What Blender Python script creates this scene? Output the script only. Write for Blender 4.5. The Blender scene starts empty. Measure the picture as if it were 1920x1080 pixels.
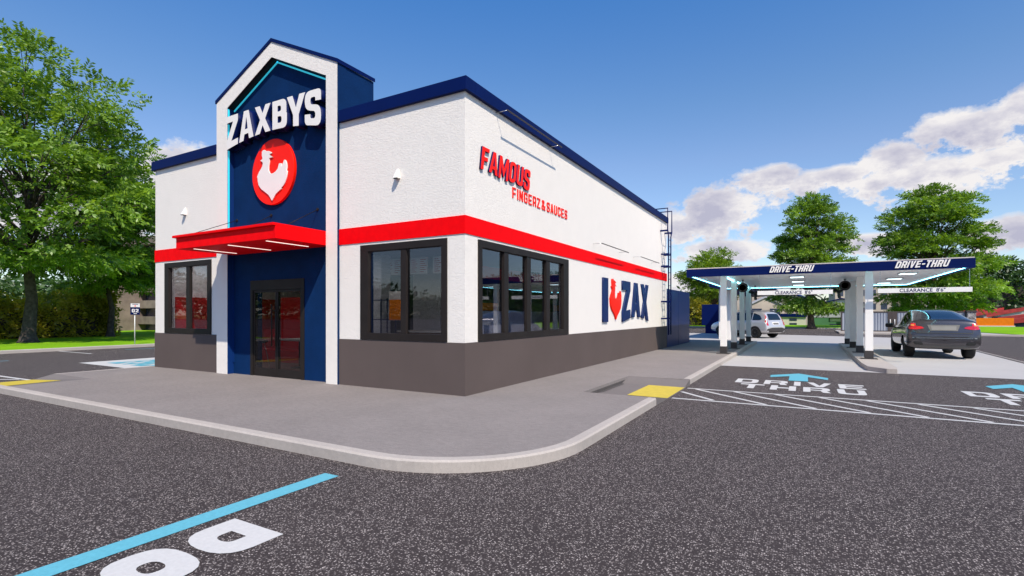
import bpy, bmesh, math, random
import numpy as np
from mathutils import Vector, Matrix
from mathutils.bvhtree import BVHTree
R=math.radians
random.seed(4); rng=np.random.default_rng(4)
scene=bpy.context.scene
col=scene.collection

# ------------------------------------------------------------------ helpers
def tag(o,label=None,cat=None,group=None,kind=None):
    if label: o['label']=label
    if cat: o['category']=cat
    if group: o['group']=group
    if kind: o['kind']=kind
    return o
def empty(name,loc,label,cat,group=None,rz=0):
    o=bpy.data.objects.new(name,None); o.empty_display_size=.3
    col.objects.link(o); o.location=loc; o.rotation_euler=(0,0,rz)
    return tag(o,label,cat,group)
def link(name,me,mats,parent=None,local=False):
    o=bpy.data.objects.new(name,me)
    if mats is not None:
        for m in (mats if isinstance(mats,(list,tuple)) else [mats]): me.materials.append(m)
    col.objects.link(o)
    if parent:
        o.parent=parent
        if not local:
            # geometry was given in world coordinates
            M=Matrix.LocRotScale(parent.location,parent.rotation_euler,parent.scale)
            p=parent
            while p.parent:
                p=p.parent; M=Matrix.LocRotScale(p.location,p.rotation_euler,p.scale)@M
            me.transform(M.inverted())
    return o
class MB:
    def __init__(s): s.bm=bmesh.new()
    def box(s,x0,x1,y0,y1,z0,z1,bev=0,mi=0):
        vs=[s.bm.verts.new((x,y,z)) for x in (x0,x1) for y in (y0,y1) for z in (z0,z1)]
        F=[(0,1,3,2),(4,6,7,5),(0,4,5,1),(2,3,7,6),(0,2,6,4),(1,5,7,3)]
        fs=[s.bm.faces.new([vs[i] for i in f]) for f in F]
        for f in fs: f.material_index=mi
        if bev:
            es=list({e for f in fs for e in f.edges})
            bmesh.ops.bevel(s.bm,geom=es,offset=bev,segments=2,affect='EDGES',profile=.6)
        return s
    def poly(s,pts,mi=0):
        f=s.bm.faces.new([s.bm.verts.new(p) for p in pts]); f.material_index=mi; return s
    def prism(s,pts,vec,mi=0,bev=0):
        a=[s.bm.verts.new(p) for p in pts]; v=Vector(vec)
        b=[s.bm.verts.new(Vector(p)+v) for p in pts]; n=len(pts)
        fs=[s.bm.faces.new(a[::-1]),s.bm.faces.new(b)]
        for i in range(n): fs.append(s.bm.faces.new((a[i],a[(i+1)%n],b[(i+1)%n],b[i])))
        for f in fs: f.material_index=mi
        if bev: bmesh.ops.bevel(s.bm,geom=list({e for f in fs for e in f.edges}),offset=bev,segments=2,affect='EDGES')
        return s
    def tube(s,pts,rad,n=8,mi=0,cap=True,smooth=True):
        pts=[Vector(p) for p in pts]
        if not isinstance(rad,(list,tuple)): rad=[rad]*len(pts)
        rings=[]; u=None
        for i,p in enumerate(pts):
            d=(pts[min(i+1,len(pts)-1)]-pts[max(i-1,0)]).normalized()
            if u is None or (u-d*u.dot(d)).length<.2:
                u=d.cross(Vector((0,0,1)))
                if u.length<.3: u=d.cross(Vector((0,1,0)))
            else: u=u-d*u.dot(d)
            u.normalize(); w=d.cross(u).normalized()
            rings.append([s.bm.verts.new(p+(u*math.cos(t)+w*math.sin(t))*rad[i]) for t in [2*math.pi*k/n for k in range(n)]])
        for a,b in zip(rings,rings[1:]):
            for k in range(n):
                f=s.bm.faces.new((a[k],a[(k+1)%n],b[(k+1)%n],b[k])); f.smooth=smooth; f.material_index=mi
        if cap:
            for r in (rings[0],rings[-1][::-1]):
                f=s.bm.faces.new(r); f.material_index=mi
        return s
    def lathe(s,prof,center,axis='z',n=24,mi=0,smooth=True):
        c=Vector(center); rings=[]
        for r,h in prof:
            ring=[]
            for k in range(n):
                t=2*math.pi*k/n; a,b=r*math.cos(t),r*math.sin(t)
                p={'z':(a,b,h),'x':(h,a,b),'y':(b,h,a)}[axis]
                ring.append(s.bm.verts.new(c+Vector(p)))
            rings.append(ring)
        for a,b in zip(rings,rings[1:]):
            for k in range(n):
                f=s.bm.faces.new((a[k],a[(k+1)%n],b[(k+1)%n],b[k])); f.smooth=smooth; f.material_index=mi
        s.bm.faces.new(rings[0][::-1]).material_index=mi; s.bm.faces.new(rings[-1]).material_index=mi
        return s
    def build(s,name,mats,parent=None,local=False,fix=True):
        if fix: bmesh.ops.recalc_face_normals(s.bm,faces=s.bm.faces)
        me=bpy.data.meshes.new(name); s.bm.to_mesh(me); s.bm.free()
        return link(name,me,mats,parent,local)

# ------------------------------------------------------------------ materials
def nodemat(name):
    m=bpy.data.materials.new(name); m.use_nodes=True; nt=m.node_tree
    return m,nt,nt.nodes['Principled BSDF']
def N(nt,t,**k):
    n=nt.nodes.new(t)
    for a,v in k.items():
        if a.startswith('i_'): n.inputs[a[2:].replace('_',' ')].default_value=v
        else: setattr(n,a,v)
    return n
def L(nt,a,b): nt.links.new(a,b)
def pos(nt):
    g=N(nt,'ShaderNodeNewGeometry'); return g.outputs['Position']
def noise(nt,scale,detail=3,rough=.55,vec=None,stretch=None):
    n=N(nt,'ShaderNodeTexNoise'); n.inputs['Scale'].default_value=scale; n.inputs['Detail'].default_value=detail; n.inputs['Roughness'].default_value=rough
    v=vec or pos(nt)
    if stretch:
        mp=N(nt,'ShaderNodeMapping'); mp.inputs['Scale'].default_value=stretch; L(nt,v,mp.inputs['Vector']); v=mp.outputs['Vector']
    L(nt,v,n.inputs['Vector']); return n.outputs['Fac']
def ramp(nt,fac,stops):
    r=N(nt,'ShaderNodeValToRGB'); e=r.color_ramp.elements
    while len(e)<len(stops): e.new(.5)
    for i,(p,c) in enumerate(stops):
        e[i].position=p; e[i].color=(*c,1) if len(c)==3 else c
    L(nt,fac,r.inputs['Fac']); return r.outputs['Color']
def g(v): return (v,v,v)
def bump(nt,fac,strength,dist,bsdf,prev=None):
    b=N(nt,'ShaderNodeBump'); b.inputs['Strength'].default_value=strength; b.inputs['Distance'].default_value=dist
    L(nt,fac,b.inputs['Height'])
    if prev is not None: L(nt,prev,b.inputs['Normal'])
    L(nt,b.outputs['Normal'],bsdf.inputs['Normal']); return b.outputs['Normal']
def plain(name,c,rough=.5,metal=0,spec=.5,var=.06,vs=3,coat=0,bs=0,bsc=60):
    m,nt,b=nodemat(name)
    c2=tuple(max(0,x*(1-var)) for x in c); c1=tuple(x*(1+var) for x in c)
    L(nt,ramp(nt,noise(nt,vs,4),[(.35,c2),(.65,c1)]),b.inputs['Base Color'])
    b.inputs['Roughness'].default_value=rough; b.inputs['Metallic'].default_value=metal
    b.inputs['Specular IOR Level'].default_value=spec
    b.inputs['Coat Weight'].default_value=coat
    b.inputs['Coat Roughness'].default_value=.04
    if bs: bump(nt,noise(nt,bsc,3),bs,.01,b)
    return m
def emis(name,c,st):
    m,nt,b=nodemat(name); b.inputs['Base Color'].default_value=(*c,1)
    b.inputs['Emission Color'].default_value=(*c,1); b.inputs['Emission Strength'].default_value=st; return m
def stucco(name,c,var=.04,bs=.6,spec=.3):
    m,nt,b=nodemat(name)
    n1=noise(nt,2.2,5,.6)
    L(nt,ramp(nt,n1,[(.3,tuple(x*(1-var) for x in c)),(.7,c)]),b.inputs['Base Color'])
    a=noise(nt,9,6,.62,stretch=(1,1,1.9)); f=noise(nt,75,3,.6)
    # ridged trowel marks
    mm=N(nt,'ShaderNodeMath',operation='SUBTRACT'); mm.inputs[1].default_value=.5; L(nt,a,mm.inputs[0])
    ab=N(nt,'ShaderNodeMath',operation='ABSOLUTE'); L(nt,mm.outputs[0],ab.inputs[0])
    lt=N(nt,'ShaderNodeMath',operation='MINIMUM'); lt.inputs[1].default_value=.05; L(nt,ab.outputs[0],lt.inputs[0])
    mu=N(nt,'ShaderNodeMath',operation='MULTIPLY_ADD'); mu.inputs[1].default_value=4.; L(nt,lt.outputs[0],mu.inputs[0])
    m3=N(nt,'ShaderNodeMath',operation='MULTIPLY'); m3.inputs[1].default_value=.16; L(nt,f,m3.inputs[0]); L(nt,m3.outputs[0],mu.inputs[2])
    bump(nt,mu.outputs[0],bs,.011,b)
    b.inputs['Roughness'].default_value=.75; b.inputs['Specular IOR Level'].default_value=spec
    return m
M={}
M['white']=stucco('white_stucco',(.845,.79,.735),.03,.9)
M['navy_st']=stucco('navy_stucco',(.003,.027,.105),.22,.6,.08)
M['navy']=plain('navy_metal',(.0008,.008,.075),.5,0,.10,.06,1.5)
M['navy2']=plain('navy_panel',(.002,.016,.10),.4,0,.2,.1,1.2)
M['charcoal']=plain('charcoal_paint',(.108,.083,.077),.7,0,.15,.05,.8,bs=.05)
M['red']=plain('red_paint',(.90,.001,.004),.6,0,.07,.05,6,bs=.12,bsc=90)
M['red_sign']=plain('red_acrylic',(.95,.012,.002),.4,0,.15,.02)
M['black']=plain('black_aluminium',(.020,.016,.015),.45,0,.15,.1)
M['darkgrey']=plain('dark_grey_base',(.035,.03,.03),.6)
M['sign_white']=plain('white_acrylic',(.84,.80,.76),.45,0,.25,.02)
M['post']=plain('white_post_paint',(.80,.77,.74),.5,0,.3,.02)
M['paint_w']=plain('white_road_paint',(.56,.545,.535),.6,0,.3,.04,30,bs=.2,bsc=150)
M['paint_c']=plain('cyan_road_paint',(.115,.40,.50),.6,0,.3,.06,30,bs=.2,bsc=150)
M['paint_y']=plain('yellow_tactile',(.56,.43,.05),.6,0,.3,.06,8)
M['metal']=plain('steel',(.5,.5,.5),.3,1)
M['cyan_led']=emis('cyan_led',(.04,.55,.72),.55)
M['cyan_led2']=emis('cyan_soffit_led',(.25,.82,.95),8)
M['cyan_led3']=emis('cyan_post_led',(.3,.85,.95),5)
M['white_led']=emis('white_led',(1,.93,.84),1.1)
M['soffit_led']=emis('soffit_light',(.75,.95,1),2.5)
M['fill_led']=emis('room_fill_light',(1,.95,.9),8)  # glow of the added interior fill panels
M['rubber']=plain('rubber',(.018,.018,.018),.8,0,.3)
M['rim']=plain('alloy',(.22,.22,.23),.35,.8)
M['roofdark']=plain('roof_membrane',(.25,.25,.25),.8)
def ptex(m): return m
# asphalt
m,nt,b=nodemat('asphalt')
p=pos(nt)
base=ramp(nt,noise(nt,.5,4),[(.3,(.043,.034,.034)),(.7,(.053,.042,.042))])
v=N(nt,'ShaderNodeTexVoronoi'); v.inputs['Scale'].default_value=70; L(nt,p,v.inputs['Vector'])
sel=ramp(nt,N(nt,'ShaderNodeSeparateColor').outputs[0],[(.5,g(0)),(.6,g(1))]) if False else None
sc=N(nt,'ShaderNodeSeparateColor'); L(nt,v.outputs['Color'],sc.inputs['Color'])
inner=ramp(nt,v.outputs['Distance'],[(.30,g(1)),(.55,g(0))])
pick=ramp(nt,sc.outputs[0],[(.30,g(0)),(.95,g(1))])
mu=N(nt,'ShaderNodeMath',operation='MULTIPLY'); L(nt,inner,mu.inputs[0]); L(nt,pick,mu.inputs[1])
sn=ramp(nt,noise(nt,90,2,.6),[(.42,g(.15)),(.62,g(1))])
mu2=N(nt,'ShaderNodeMath',operation='MULTIPLY'); L(nt,mu.outputs[0],mu2.inputs[0]); L(nt,sn,mu2.inputs[1])
mx=N(nt,'ShaderNodeMixRGB'); L(nt,mu2.outputs[0],mx.inputs['Fac']); L(nt,base,mx.inputs['Color1']); mx.inputs['Color2'].default_value=(.80,.70,.66,1)
fine=ramp(nt,noise(nt,120,3,.7),[(.35,g(.45)),(.65,g(1.3))])
mm=N(nt,'ShaderNodeMixRGB',blend_type='MULTIPLY'); mm.inputs['Fac'].default_value=1; L(nt,mx.outputs[0],mm.inputs['Color1']); L(nt,fine,mm.inputs['Color2'])
L(nt,mm.outputs[0],b.inputs['Base Color']); b.inputs['Roughness'].default_value=.9; b.inputs['Specular IOR Level'].default_value=.2
bump(nt,mu2.outputs[0],.35,.004,b)
M['asphalt']=m
def concrete(name,c,var=.08,s=1.,speck=.1):
    m,nt,b=nodemat(name)
    a=ramp(nt,noise(nt,.7*s,6,.65),[(.3,tuple(x*(1-var) for x in c)),(.7,tuple(x*(1+var) for x in c))])
    f=ramp(nt,noise(nt,55*s,4,.7),[(.3,g(1-speck)),(.7,g(1+speck))])
    f2=ramp(nt,noise(nt,9*s,4,.6,stretch=(1,2.2,1)),[(.3,g(1-speck*.6)),(.7,g(1+speck*.6))])
    mm=N(nt,'ShaderNodeMixRGB',blend_type='MULTIPLY'); mm.inputs['Fac'].default_value=1; L(nt,a,mm.inputs['Color1']); L(nt,f,mm.inputs['Color2'])
    m2=N(nt,'ShaderNodeMixRGB',blend_type='MULTIPLY'); m2.inputs['Fac'].default_value=1; L(nt,mm.outputs[0],m2.inputs['Color1']); L(nt,f2,m2.inputs['Color2'])
    L(nt,m2.outputs[0],b.inputs['Base Color']); b.inputs['Roughness'].default_value=.85; b.inputs['Specular IOR Level'].default_value=.25
    bump(nt,noise(nt,120*s,3,.7),.25,.003,b); return m
M['walk']=concrete('sidewalk_concrete',(.222,.196,.187),.08,1,.16)
M['kerb']=concrete('kerb_concrete',(.41,.365,.335),.06,2,.12)
M['apron']=concrete('light_concrete',(.42,.40,.395),.04,1,.04)
M['ramp']=concrete('ramp_concrete',(.165,.146,.142),.05,2,.07)
M['ramp_dark']=concrete('ramp_flare',(.085,.075,.073),.05,2,.15)
# grass
m,nt,b=nodemat('lawn')
a=ramp(nt,noise(nt,.35,4),[(.3,(.16,.36,.008)),(.7,(.24,.46,.012))])
f=ramp(nt,noise(nt,30,4,.8),[(.3,g(.65)),(.7,g(1.25))])
mm=N(nt,'ShaderNodeMixRGB',blend_type='MULTIPLY'); mm.inputs['Fac'].default_value=1; L(nt,a,mm.inputs['Color1']); L(nt,f,mm.inputs['Color2'])
L(nt,mm.outputs[0],b.inputs['Base Color']); b.inputs['Roughness'].default_value=.9; b.inputs['Specular IOR Level'].default_value=.1
bump(nt,noise(nt,40,4,.8),.6,.05,b); M['grass']=m
M['ground_dull']=plain('dry_grass_earth',(.10,.13,.035),.95,0,.1,.3,.15)
# glass : tinted, reflective
def glass(name,tint,refl=.12):
    m=bpy.data.materials.new(name); m.use_nodes=True; nt=m.node_tree; nt.nodes.clear()
    o=N(nt,'ShaderNodeOutputMaterial'); t=N(nt,'ShaderNodeBsdfTransparent'); t.inputs['Color'].default_value=(*tint,1)
    gl=N(nt,'ShaderNodeBsdfGlossy'); gl.inputs['Roughness'].default_value=.012; gl.inputs['Color'].default_value=(.95,.97,1,1)
    fr=N(nt,'ShaderNodeLayerWeight'); fr.inputs['Blend'].default_value=.5; pw_=N(nt,'ShaderNodeMath',operation='POWER'); pw_.inputs[1].default_value=4.; L(nt,fr.outputs['Facing'],pw_.inputs[0])
    ad=N(nt,'ShaderNodeMath',operation='ADD',use_clamp=True); ad.inputs[1].default_value=refl; L(nt,pw_.outputs[0],ad.inputs[0])
    n1=noise(nt,.8,2); bp=N(nt,'ShaderNodeBump'); bp.inputs['Strength'].default_value=.02; bp.inputs['Distance'].default_value=.05; L(nt,n1,bp.inputs['Height']); L(nt,bp.outputs[0],gl.inputs['Normal'])
    mx=N(nt,'ShaderNodeMixShader'); L(nt,ad.outputs[0],mx.inputs[0]); L(nt,t.outputs[0],mx.inputs[1]); L(nt,gl.outputs[0],mx.inputs[2])
    L(nt,mx.outputs[0],o.inputs['Surface']); return m
M['glass']=glass('window_glass',(.72,.73,.78),.06)
M['doorglass']=glass('door_glass',(.62,.62,.64),.02)
m,nt,b=nodemat('car_glass'); b.inputs['Base Color'].default_value=(.006,.01,.016,1); b.inputs['Roughness'].default_value=.03; b.inputs['Specular IOR Level'].default_value=.9; M['carglass']=m
def carpaint(name,c,metal,rough):
    m,nt,b=nodemat(name)
    L(nt,ramp(nt,noise(nt,2,2),[(.3,c),(.7,tuple(x*1.06 for x in c))]),b.inputs['Base Color'])
    b.inputs['Metallic'].default_value=metal; b.inputs['Roughness'].default_value=rough; b.inputs['Coat Weight'].default_value=1; b.inputs['Coat Roughness'].default_value=.03
    return m
M['car_dark']=carpaint('graphite_paint',(.062,.056,.064),.65,.24)
M['car_silver']=carpaint('silver_paint',(.60,.59,.60),.45,.3)
M['plastic']=plain('grey_plastic',(.10,.097,.095),.6)
M['blackpl']=plain('black_plastic',(.012,.012,.013),.5)
M['taillight']=plain('red_lens',(.55,.004,.012),.12,0,.7,.15,8,coat=1)
M['amber']=plain('amber_lens',(.75,.25,.05),.15,0,.7,coat=1)
M['plate']=plain('number_plate',(.16,.155,.15),.5)
M['brick']=None
m,nt,b=nodemat('stone_cladding')
v=N(nt,'ShaderNodeTexVoronoi'); v.inputs['Scale'].default_value=9; L(nt,pos(nt),v.inputs['Vector'])
sc=N(nt,'ShaderNodeSeparateColor'); L(nt,v.outputs['Color'],sc.inputs['Color'])
L(nt,ramp(nt,sc.outputs[0],[(0,(.1,.09,.09)),(1,(.42,.39,.38))]),b.inputs['Base Color']); b.inputs['Roughness'].default_value=.9
bump(nt,v.outputs['Distance'],.6,.03,b); M['stone']=m
# white tile
m,nt,b=nodemat('white_brick_tile')
bt=N(nt,'ShaderNodeTexBrick'); bt.inputs['Scale'].default_value=7; bt.inputs['Color1'].default_value=(.6,.6,.6,1); bt.inputs['Color2'].default_value=(.7,.7,.7,1); bt.inputs['Mortar'].default_value=(.25,.25,.25,1)
mp=N(nt,'ShaderNodeMapping'); mp.inputs['Rotation'].default_value=(R(90),0,0); L(nt,pos(nt),mp.inputs['Vector']); L(nt,mp.outputs[0],bt.inputs['Vector'])
L(nt,bt.outputs['Color'],b.inputs['Base Color']); M['tile']=m
M['int_wall']=plain('interior_wall',(.05,.07,.11),.7)
M['int_ceil']=plain('interior_ceiling',(.30,.30,.32),.8)
M['int_floor']=plain('interior_floor',(.16,.13,.11),.4,var=.2,vs=2)
M['int_red']=plain('interior_red',(.55,.01,.015),.5,0,.4,.1,1.5)
M['orange']=plain('orange_wall_paint',(.80,.20,.01),.6,0,.1)
M['wood']=plain('wood_panel',(.30,.13,.05),.5,var=.25,vs=5)
M['beige']=plain('beige_render',(.48,.40,.34),.85,var=.12,vs=.4)
M['cream']=plain('cream_render',(.60,.56,.50),.85,var=.08,vs=.4)
M['rooftile']=plain('red_roof_tiles',(.52,.055,.05),.8,var=.2,vs=1.2)
M['green']=plain('green_wall',(.06,.17,.075),.8,var=.1,vs=.5)
M['lav']=plain('grey_render',(.42,.42,.46),.85)
M['winblue']=plain('dark_window',(.03,.04,.08),.15,0,.7)
M['parkconc']=plain('weathered_concrete',(.20,.155,.14),.9,var=.3,vs=.8)
M['corr']=None
m,nt,b=nodemat('corrugated_grey'); 
w=N(nt,'ShaderNodeTexWave'); w.bands_direction='X'; w.inputs['Scale'].default_value=1.6; w.inputs['Distortion'].default_value=0; L(nt,pos(nt),w.inputs['Vector'])
L(nt,ramp(nt,noise(nt,1,3),[(.3,(.26,.28,.34)),(.7,(.30,.32,.37))]),b.inputs['Base Color']); bump(nt,w.outputs['Fac'],.8,.05,b); M['corr']=m
m,nt,b=nodemat('soffit_panel')
w=N(nt,'ShaderNodeTexWave'); w.bands_direction='Y'; w.inputs['Scale'].default_value=.35; w.inputs['Distortion'].default_value=0; L(nt,pos(nt),w.inputs['Vector'])
L(nt,ramp(nt,w.outputs['Fac'],[(.02,(.75,.75,.75)),(.12,(.93,.92,.91))]),b.inputs['Base Color']); b.inputs['Roughness'].default_value=.28
bump(nt,w.outputs['Fac'],.5,.03,b); M['soffit']=m
M['frame_brown']=plain('brown_steel',(.06,.045,.04),.6)
M['bark']=plain('bark',(.07,.055,.052),.95,0,.2,.35,6,bs=.8,bsc=14)
M['bark2']=plain('brown_bark',(.11,.08,.06),.95,0,.2,.35,6,bs=.8,bsc=14)
def leafmat(name,lo,mid,hi,trans=.35):
    m=bpy.data.materials.new(name); m.use_nodes=True; nt=m.node_tree; nt.nodes.clear()
    o=N(nt,'ShaderNodeOutputMaterial'); at=N(nt,'ShaderNodeAttribute',attribute_name='tint')
    c=ramp(nt,at.outputs['Fac'],[(0,lo),(.5,mid),(1,hi)])
    d=N(nt,'ShaderNodeBsdfDiffuse'); t=N(nt,'ShaderNodeBsdfTranslucent'); L(nt,c,d.inputs['Color'])
    mm=N(nt,'ShaderNodeMixRGB',blend_type='MULTIPLY'); mm.inputs['Fac'].default_value=1; mm.inputs['Color2'].default_value=(1.5,1.45,.5,1); L(nt,c,mm.inputs['Color1']); L(nt,mm.outputs[0],t.inputs['Color'])
    mx=N(nt,'ShaderNodeMixShader'); mx.inputs[0].default_value=trans; L(nt,d.outputs[0],mx.inputs[1]); L(nt,t.outputs[0],mx.inputs[2])
    gl=N(nt,'ShaderNodeBsdfGlossy'); gl.inputs['Roughness'].default_value=.45
    m2=N(nt,'ShaderNodeMixShader'); m2.inputs[0].default_value=.04; L(nt,mx.outputs[0],m2.inputs[1]); L(nt,gl.outputs[0],m2.inputs[2])
    L(nt,m2.outputs[0],o.inputs['Surface']); return m
M['leaf']=leafmat('broad_leaf',(.05,.11,.012),(.145,.265,.024),(.29,.44,.055),.42)
M['leaf_y']=leafmat('yellow_green_leaf',(.07,.13,.008),(.14,.24,.012),(.22,.34,.02),.4)
M['leaf_olive']=leafmat('olive_leaf',(.17,.18,.015),(.36,.33,.03),(.52,.41,.045),.5)
M['leaf_dark']=leafmat('dark_leaf',(.018,.05,.016),(.04,.09,.024),(.075,.15,.035),.3)

# ------------------------------------------------------------------ camera, world, sun
cam=bpy.data.cameras.new('camera'); co=bpy.data.objects.new('camera',cam); col.objects.link(co); scene.camera=co
co.location=(5.47,-7.87,1.65); co.rotation_euler=(R(90),0,math.atan(549/967))
cam.sensor_width=36; cam.lens=967/1920*36; cam.shift_y=49/1920; cam.clip_end=3000; cam.clip_start=.05
sd=Vector((-.276,.232,-.42)).normalized()
sun=bpy.data.lights.new('sun','SUN'); so=bpy.data.objects.new('sun',sun); col.objects.link(so)
sun.energy=5.0; sun.angle=R(.5); sun.color=(1,.905,.755); so.rotation_euler=sd.to_track_quat('-Z','Y').to_euler(); so.location=(20,-20,30)
w=bpy.data.worlds.new('World'); scene.world=w; w.use_nodes=True; nt=w.node_tree
bg=nt.nodes['Background']; bg.inputs['Strength'].default_value=.13
sky=N(nt,'ShaderNodeTexSky'); sky.sky_type='NISHITA'; sky.sun_disc=False
sky.sun_elevation=math.asin(-sd.z); sky.sun_rotation=math.atan2(-sd.x,-sd.y); sky.altitude=0; sky.air_density=1.0; sky.dust_density=.4; sky.ozone_density=2.0
tc=N(nt,'ShaderNodeTexCoord'); D=tc.outputs['Generated']
def mth(op,a,b=None,c=None,clamp=False):
    n=N(nt,'ShaderNodeMath',operation=op,use_clamp=clamp)
    for i,x in enumerate((a,b,c)):
        if x is None: continue
        if isinstance(x,(int,float)): n.inputs[i].default_value=x
        else: L(nt,x,n.inputs[i])
    return n.outputs[0]
sx=N(nt,'ShaderNodeSeparateXYZ'); L(nt,D,sx.inputs[0])
az=mth('ARCTAN2',sx.outputs[0],sx.outputs[1]); el=mth('ARCSINE',sx.outputs[2])
n1=noise(nt,15,10,.66,vec=D,stretch=(1,1,1.4)); n0=noise(nt,4.5,3,.5,vec=D)
azn=mth('ADD',az,mth('MULTIPLY',mth('SUBTRACT',n0,.5),.06)); eln=mth('ADD',el,mth('MULTIPLY',mth('SUBTRACT',n1,.5),.05))
blobs=[(11.5,15.0,5.0,2.2),(17,15.9,5,2.1),(6.6,13.2,3.2,2.6),(8.5,11.6,7.0,2.3),(14,12.0,3.6,1.6),(3,12.6,3.6,1.4),(-8,10.6,5.4,3.2),(-3.4,13.2,3.6,1.7),(-12,9.0,3.6,2.2),(1,12.4,3.6,1.5),
 (-8,6.4,6.5,1.5),(5,6.5,4.5,1.1),(15,6.5,5,1.8),(-62.5,12.9,5.5,3.2),(-66,8.2,5,2),(-72,9,8,3.6),(-2,3.4,18,1.5)]
# the rest of the sky, outside the photograph's view
blobs+=[(40,14,9,3),(62,10,10,3),(95,17,10,4),(130,12,12,4),(165,20,9,4),(-170,12,12,4),(-135,15,9,3),(-105,12,8,3)]
field=None
for a0,e0,wa,we in blobs:
    dx=mth('DIVIDE',mth('SUBTRACT',azn,R(a0)),R(wa)); dy=mth('DIVIDE',mth('SUBTRACT',eln,R(e0)),R(we))
    d=mth('SQRT',mth('ADD',mth('MULTIPLY',dx,dx),mth('MULTIPLY',dy,dy)))
    f=mth('SUBTRACT',1.0,d); field=f if field is None else mth('SMOOTH_MAX',field,f,.12)
dens=mth('ADD',field,mth('MULTIPLY',mth('SUBTRACT',n1,.5),2.5))
mask=ramp(nt,dens,[(.10,g(0)),(.36,g(1))])
shn=noise(nt,14,6,.55,vec=D,stretch=(1,1,2.2))
shade=mth('ADD',mth('MULTIPLY',dens,-.35),shn)
ccol=ramp(nt,shade,[(.08,(3.5,3.5,4.4)),(.28,(4.9,4.8,5.3)),(.44,(6.4,6.2,6.2))])
# very slight warm-white veil of far haze cloud near the skyline is part of the sky texture itself
tint=N(nt,'ShaderNodeMixRGB',blend_type='MULTIPLY'); tint.inputs['Fac'].default_value=1; L(nt,sky.outputs[0],tint.inputs['Color1']); L(nt,ramp(nt,sx.outputs[2],[(0,(1.05,1.06,1.10)),(.27,(.94,1.0,1.14)),(.36,(.76,.98,1.18)),(.54,(.44,.93,1.38))]),tint.inputs['Color2'])
mx=N(nt,'ShaderNodeMixRGB'); L(nt,mask,mx.inputs['Fac']); L(nt,tint.outputs[0],mx.inputs['Color1']); L(nt,ccol,mx.inputs['Color2'])
L(nt,mx.outputs[0],bg.inputs['Color'])
scene.view_settings.view_transform='Standard'; scene.view_settings.look='None'; scene.view_settings.exposure=.13; scene.view_settings.gamma=1
scene.cycles.max_bounces=8; scene.cycles.transparent_max_bounces=16; scene.cycles.sample_clamp_indirect=4
try: scene.cycles.use_denoising=True
except Exception: pass

# ------------------------------------------------------------------ ground
def sheet(name,pts,z,mat,label=None):
    o=MB().poly([(x,y,z) for x,y in pts]).build(name,mat,fix=False)
    tag(o,kind='structure'); return o
def rect(x0,x1,y0,y1): return [(x0,y0),(x1,y0),(x1,y1),(x0,y1)]
gm_=MB()
P_=[(-700,-.06),(81,-.06),(94,-4.0),(900,-4.0)]
for (ya,za),(yb_,zb_) in zip(P_,P_[1:]): gm_.poly([(-700,ya,za),(700,ya,za),(700,yb_,zb_),(-700,yb_,zb_)])
tag(gm_.build('ground',M['ground_dull'],fix=False),kind='structure')
sheet('road',rect(-23.45,140,-230,58.6),0,M['asphalt'])
sheet('drive_lane_pavement',[(3.13,9.8),(11.6,9.8),(12.1,24),(12.1,36.2),(4.4,38.6),(-9,39.5),(-9,24.2),(3.13,24.2)],.004,M['apron'])
# thin white strips painted across the far concrete
def strip(name,x0,y0,x1,y1,wd,mat,z=.006):
    a=Vector((x0,y0,0)); b_=Vector((x1,y1,0)); d=(b_-a).normalized(); n=Vector((-d.y,d.x,0))*wd/2
    MB2.poly([(p.x,p.y,z) for p in (a-n,b_-n,b_+n,a+n)])
S=.13
arc=[(1.35+1.78*math.cos(t),-2.02+1.78*math.sin(t)) for t in [R(-90+k*90/14) for k in range(15)]]
def off(pts,d):
    out=[]
    for i,p in enumerate(pts):
        a=Vector(pts[max(i-1,0)]); c=Vector(pts[min(i+1,len(pts)-1)]); t=(c-a).normalized(); n=Vector((-t.y,t.x))
        # mitre
        if 0<i<len(pts)-1:
            t1=(Vector(p)-a).normalized(); n1=Vector((-t1.y,t1.x)); k=1/max(.5,n.dot(n1))
        else: k=1
        out.append((p[0]+n.x*d*k,p[1]+n.y*d*k))
    return out
K=.14
def kerb_run(mb,pts,zt=S,wd=K):
    # profile: outer foot, outer top chamfer, inner top, inner foot ; pts run with the kerb's inner side on the left
    prof=[(0,-.05),(0,zt-.018),(.022,zt+.002),(wd,zt+.002),(wd,-.05)]
    cols=[[(q[0],q[1],z) for q in off(pts,o)] for o,z in prof]
    V=[[mb.bm.verts.new(p) for p in c] for c in cols]
    for a,b_ in zip(V,V[1:]):
        for i in range(len(pts)-1): mb.bm.faces.new((a[i],a[i+1],b_[i+1],b_[i]))
    mb.bm.faces.new([v[0] for v in V][::-1]); mb.bm.faces.new([v[-1] for v in V])
kb=MB()
kerb_run(kb,[(-10.7,-3.8),(-6,-3.8),(0,-3.8)]+arc+[(3.13,0),(3.13,1.55)])
kerb_run(kb,[(3.13,4.68),(3.13,14),(3.13,24.2)])
kerb_run(kb,[(3.13-K-.001,24.2),(-6,24.2),(-11.2,24.2)])
kerb_run(kb,[(-11.2,24.2-K),(-11.2,6),(-11.2,-2.2)])
tag(kb.build('kerb',M['kerb']),kind='structure')
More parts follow.
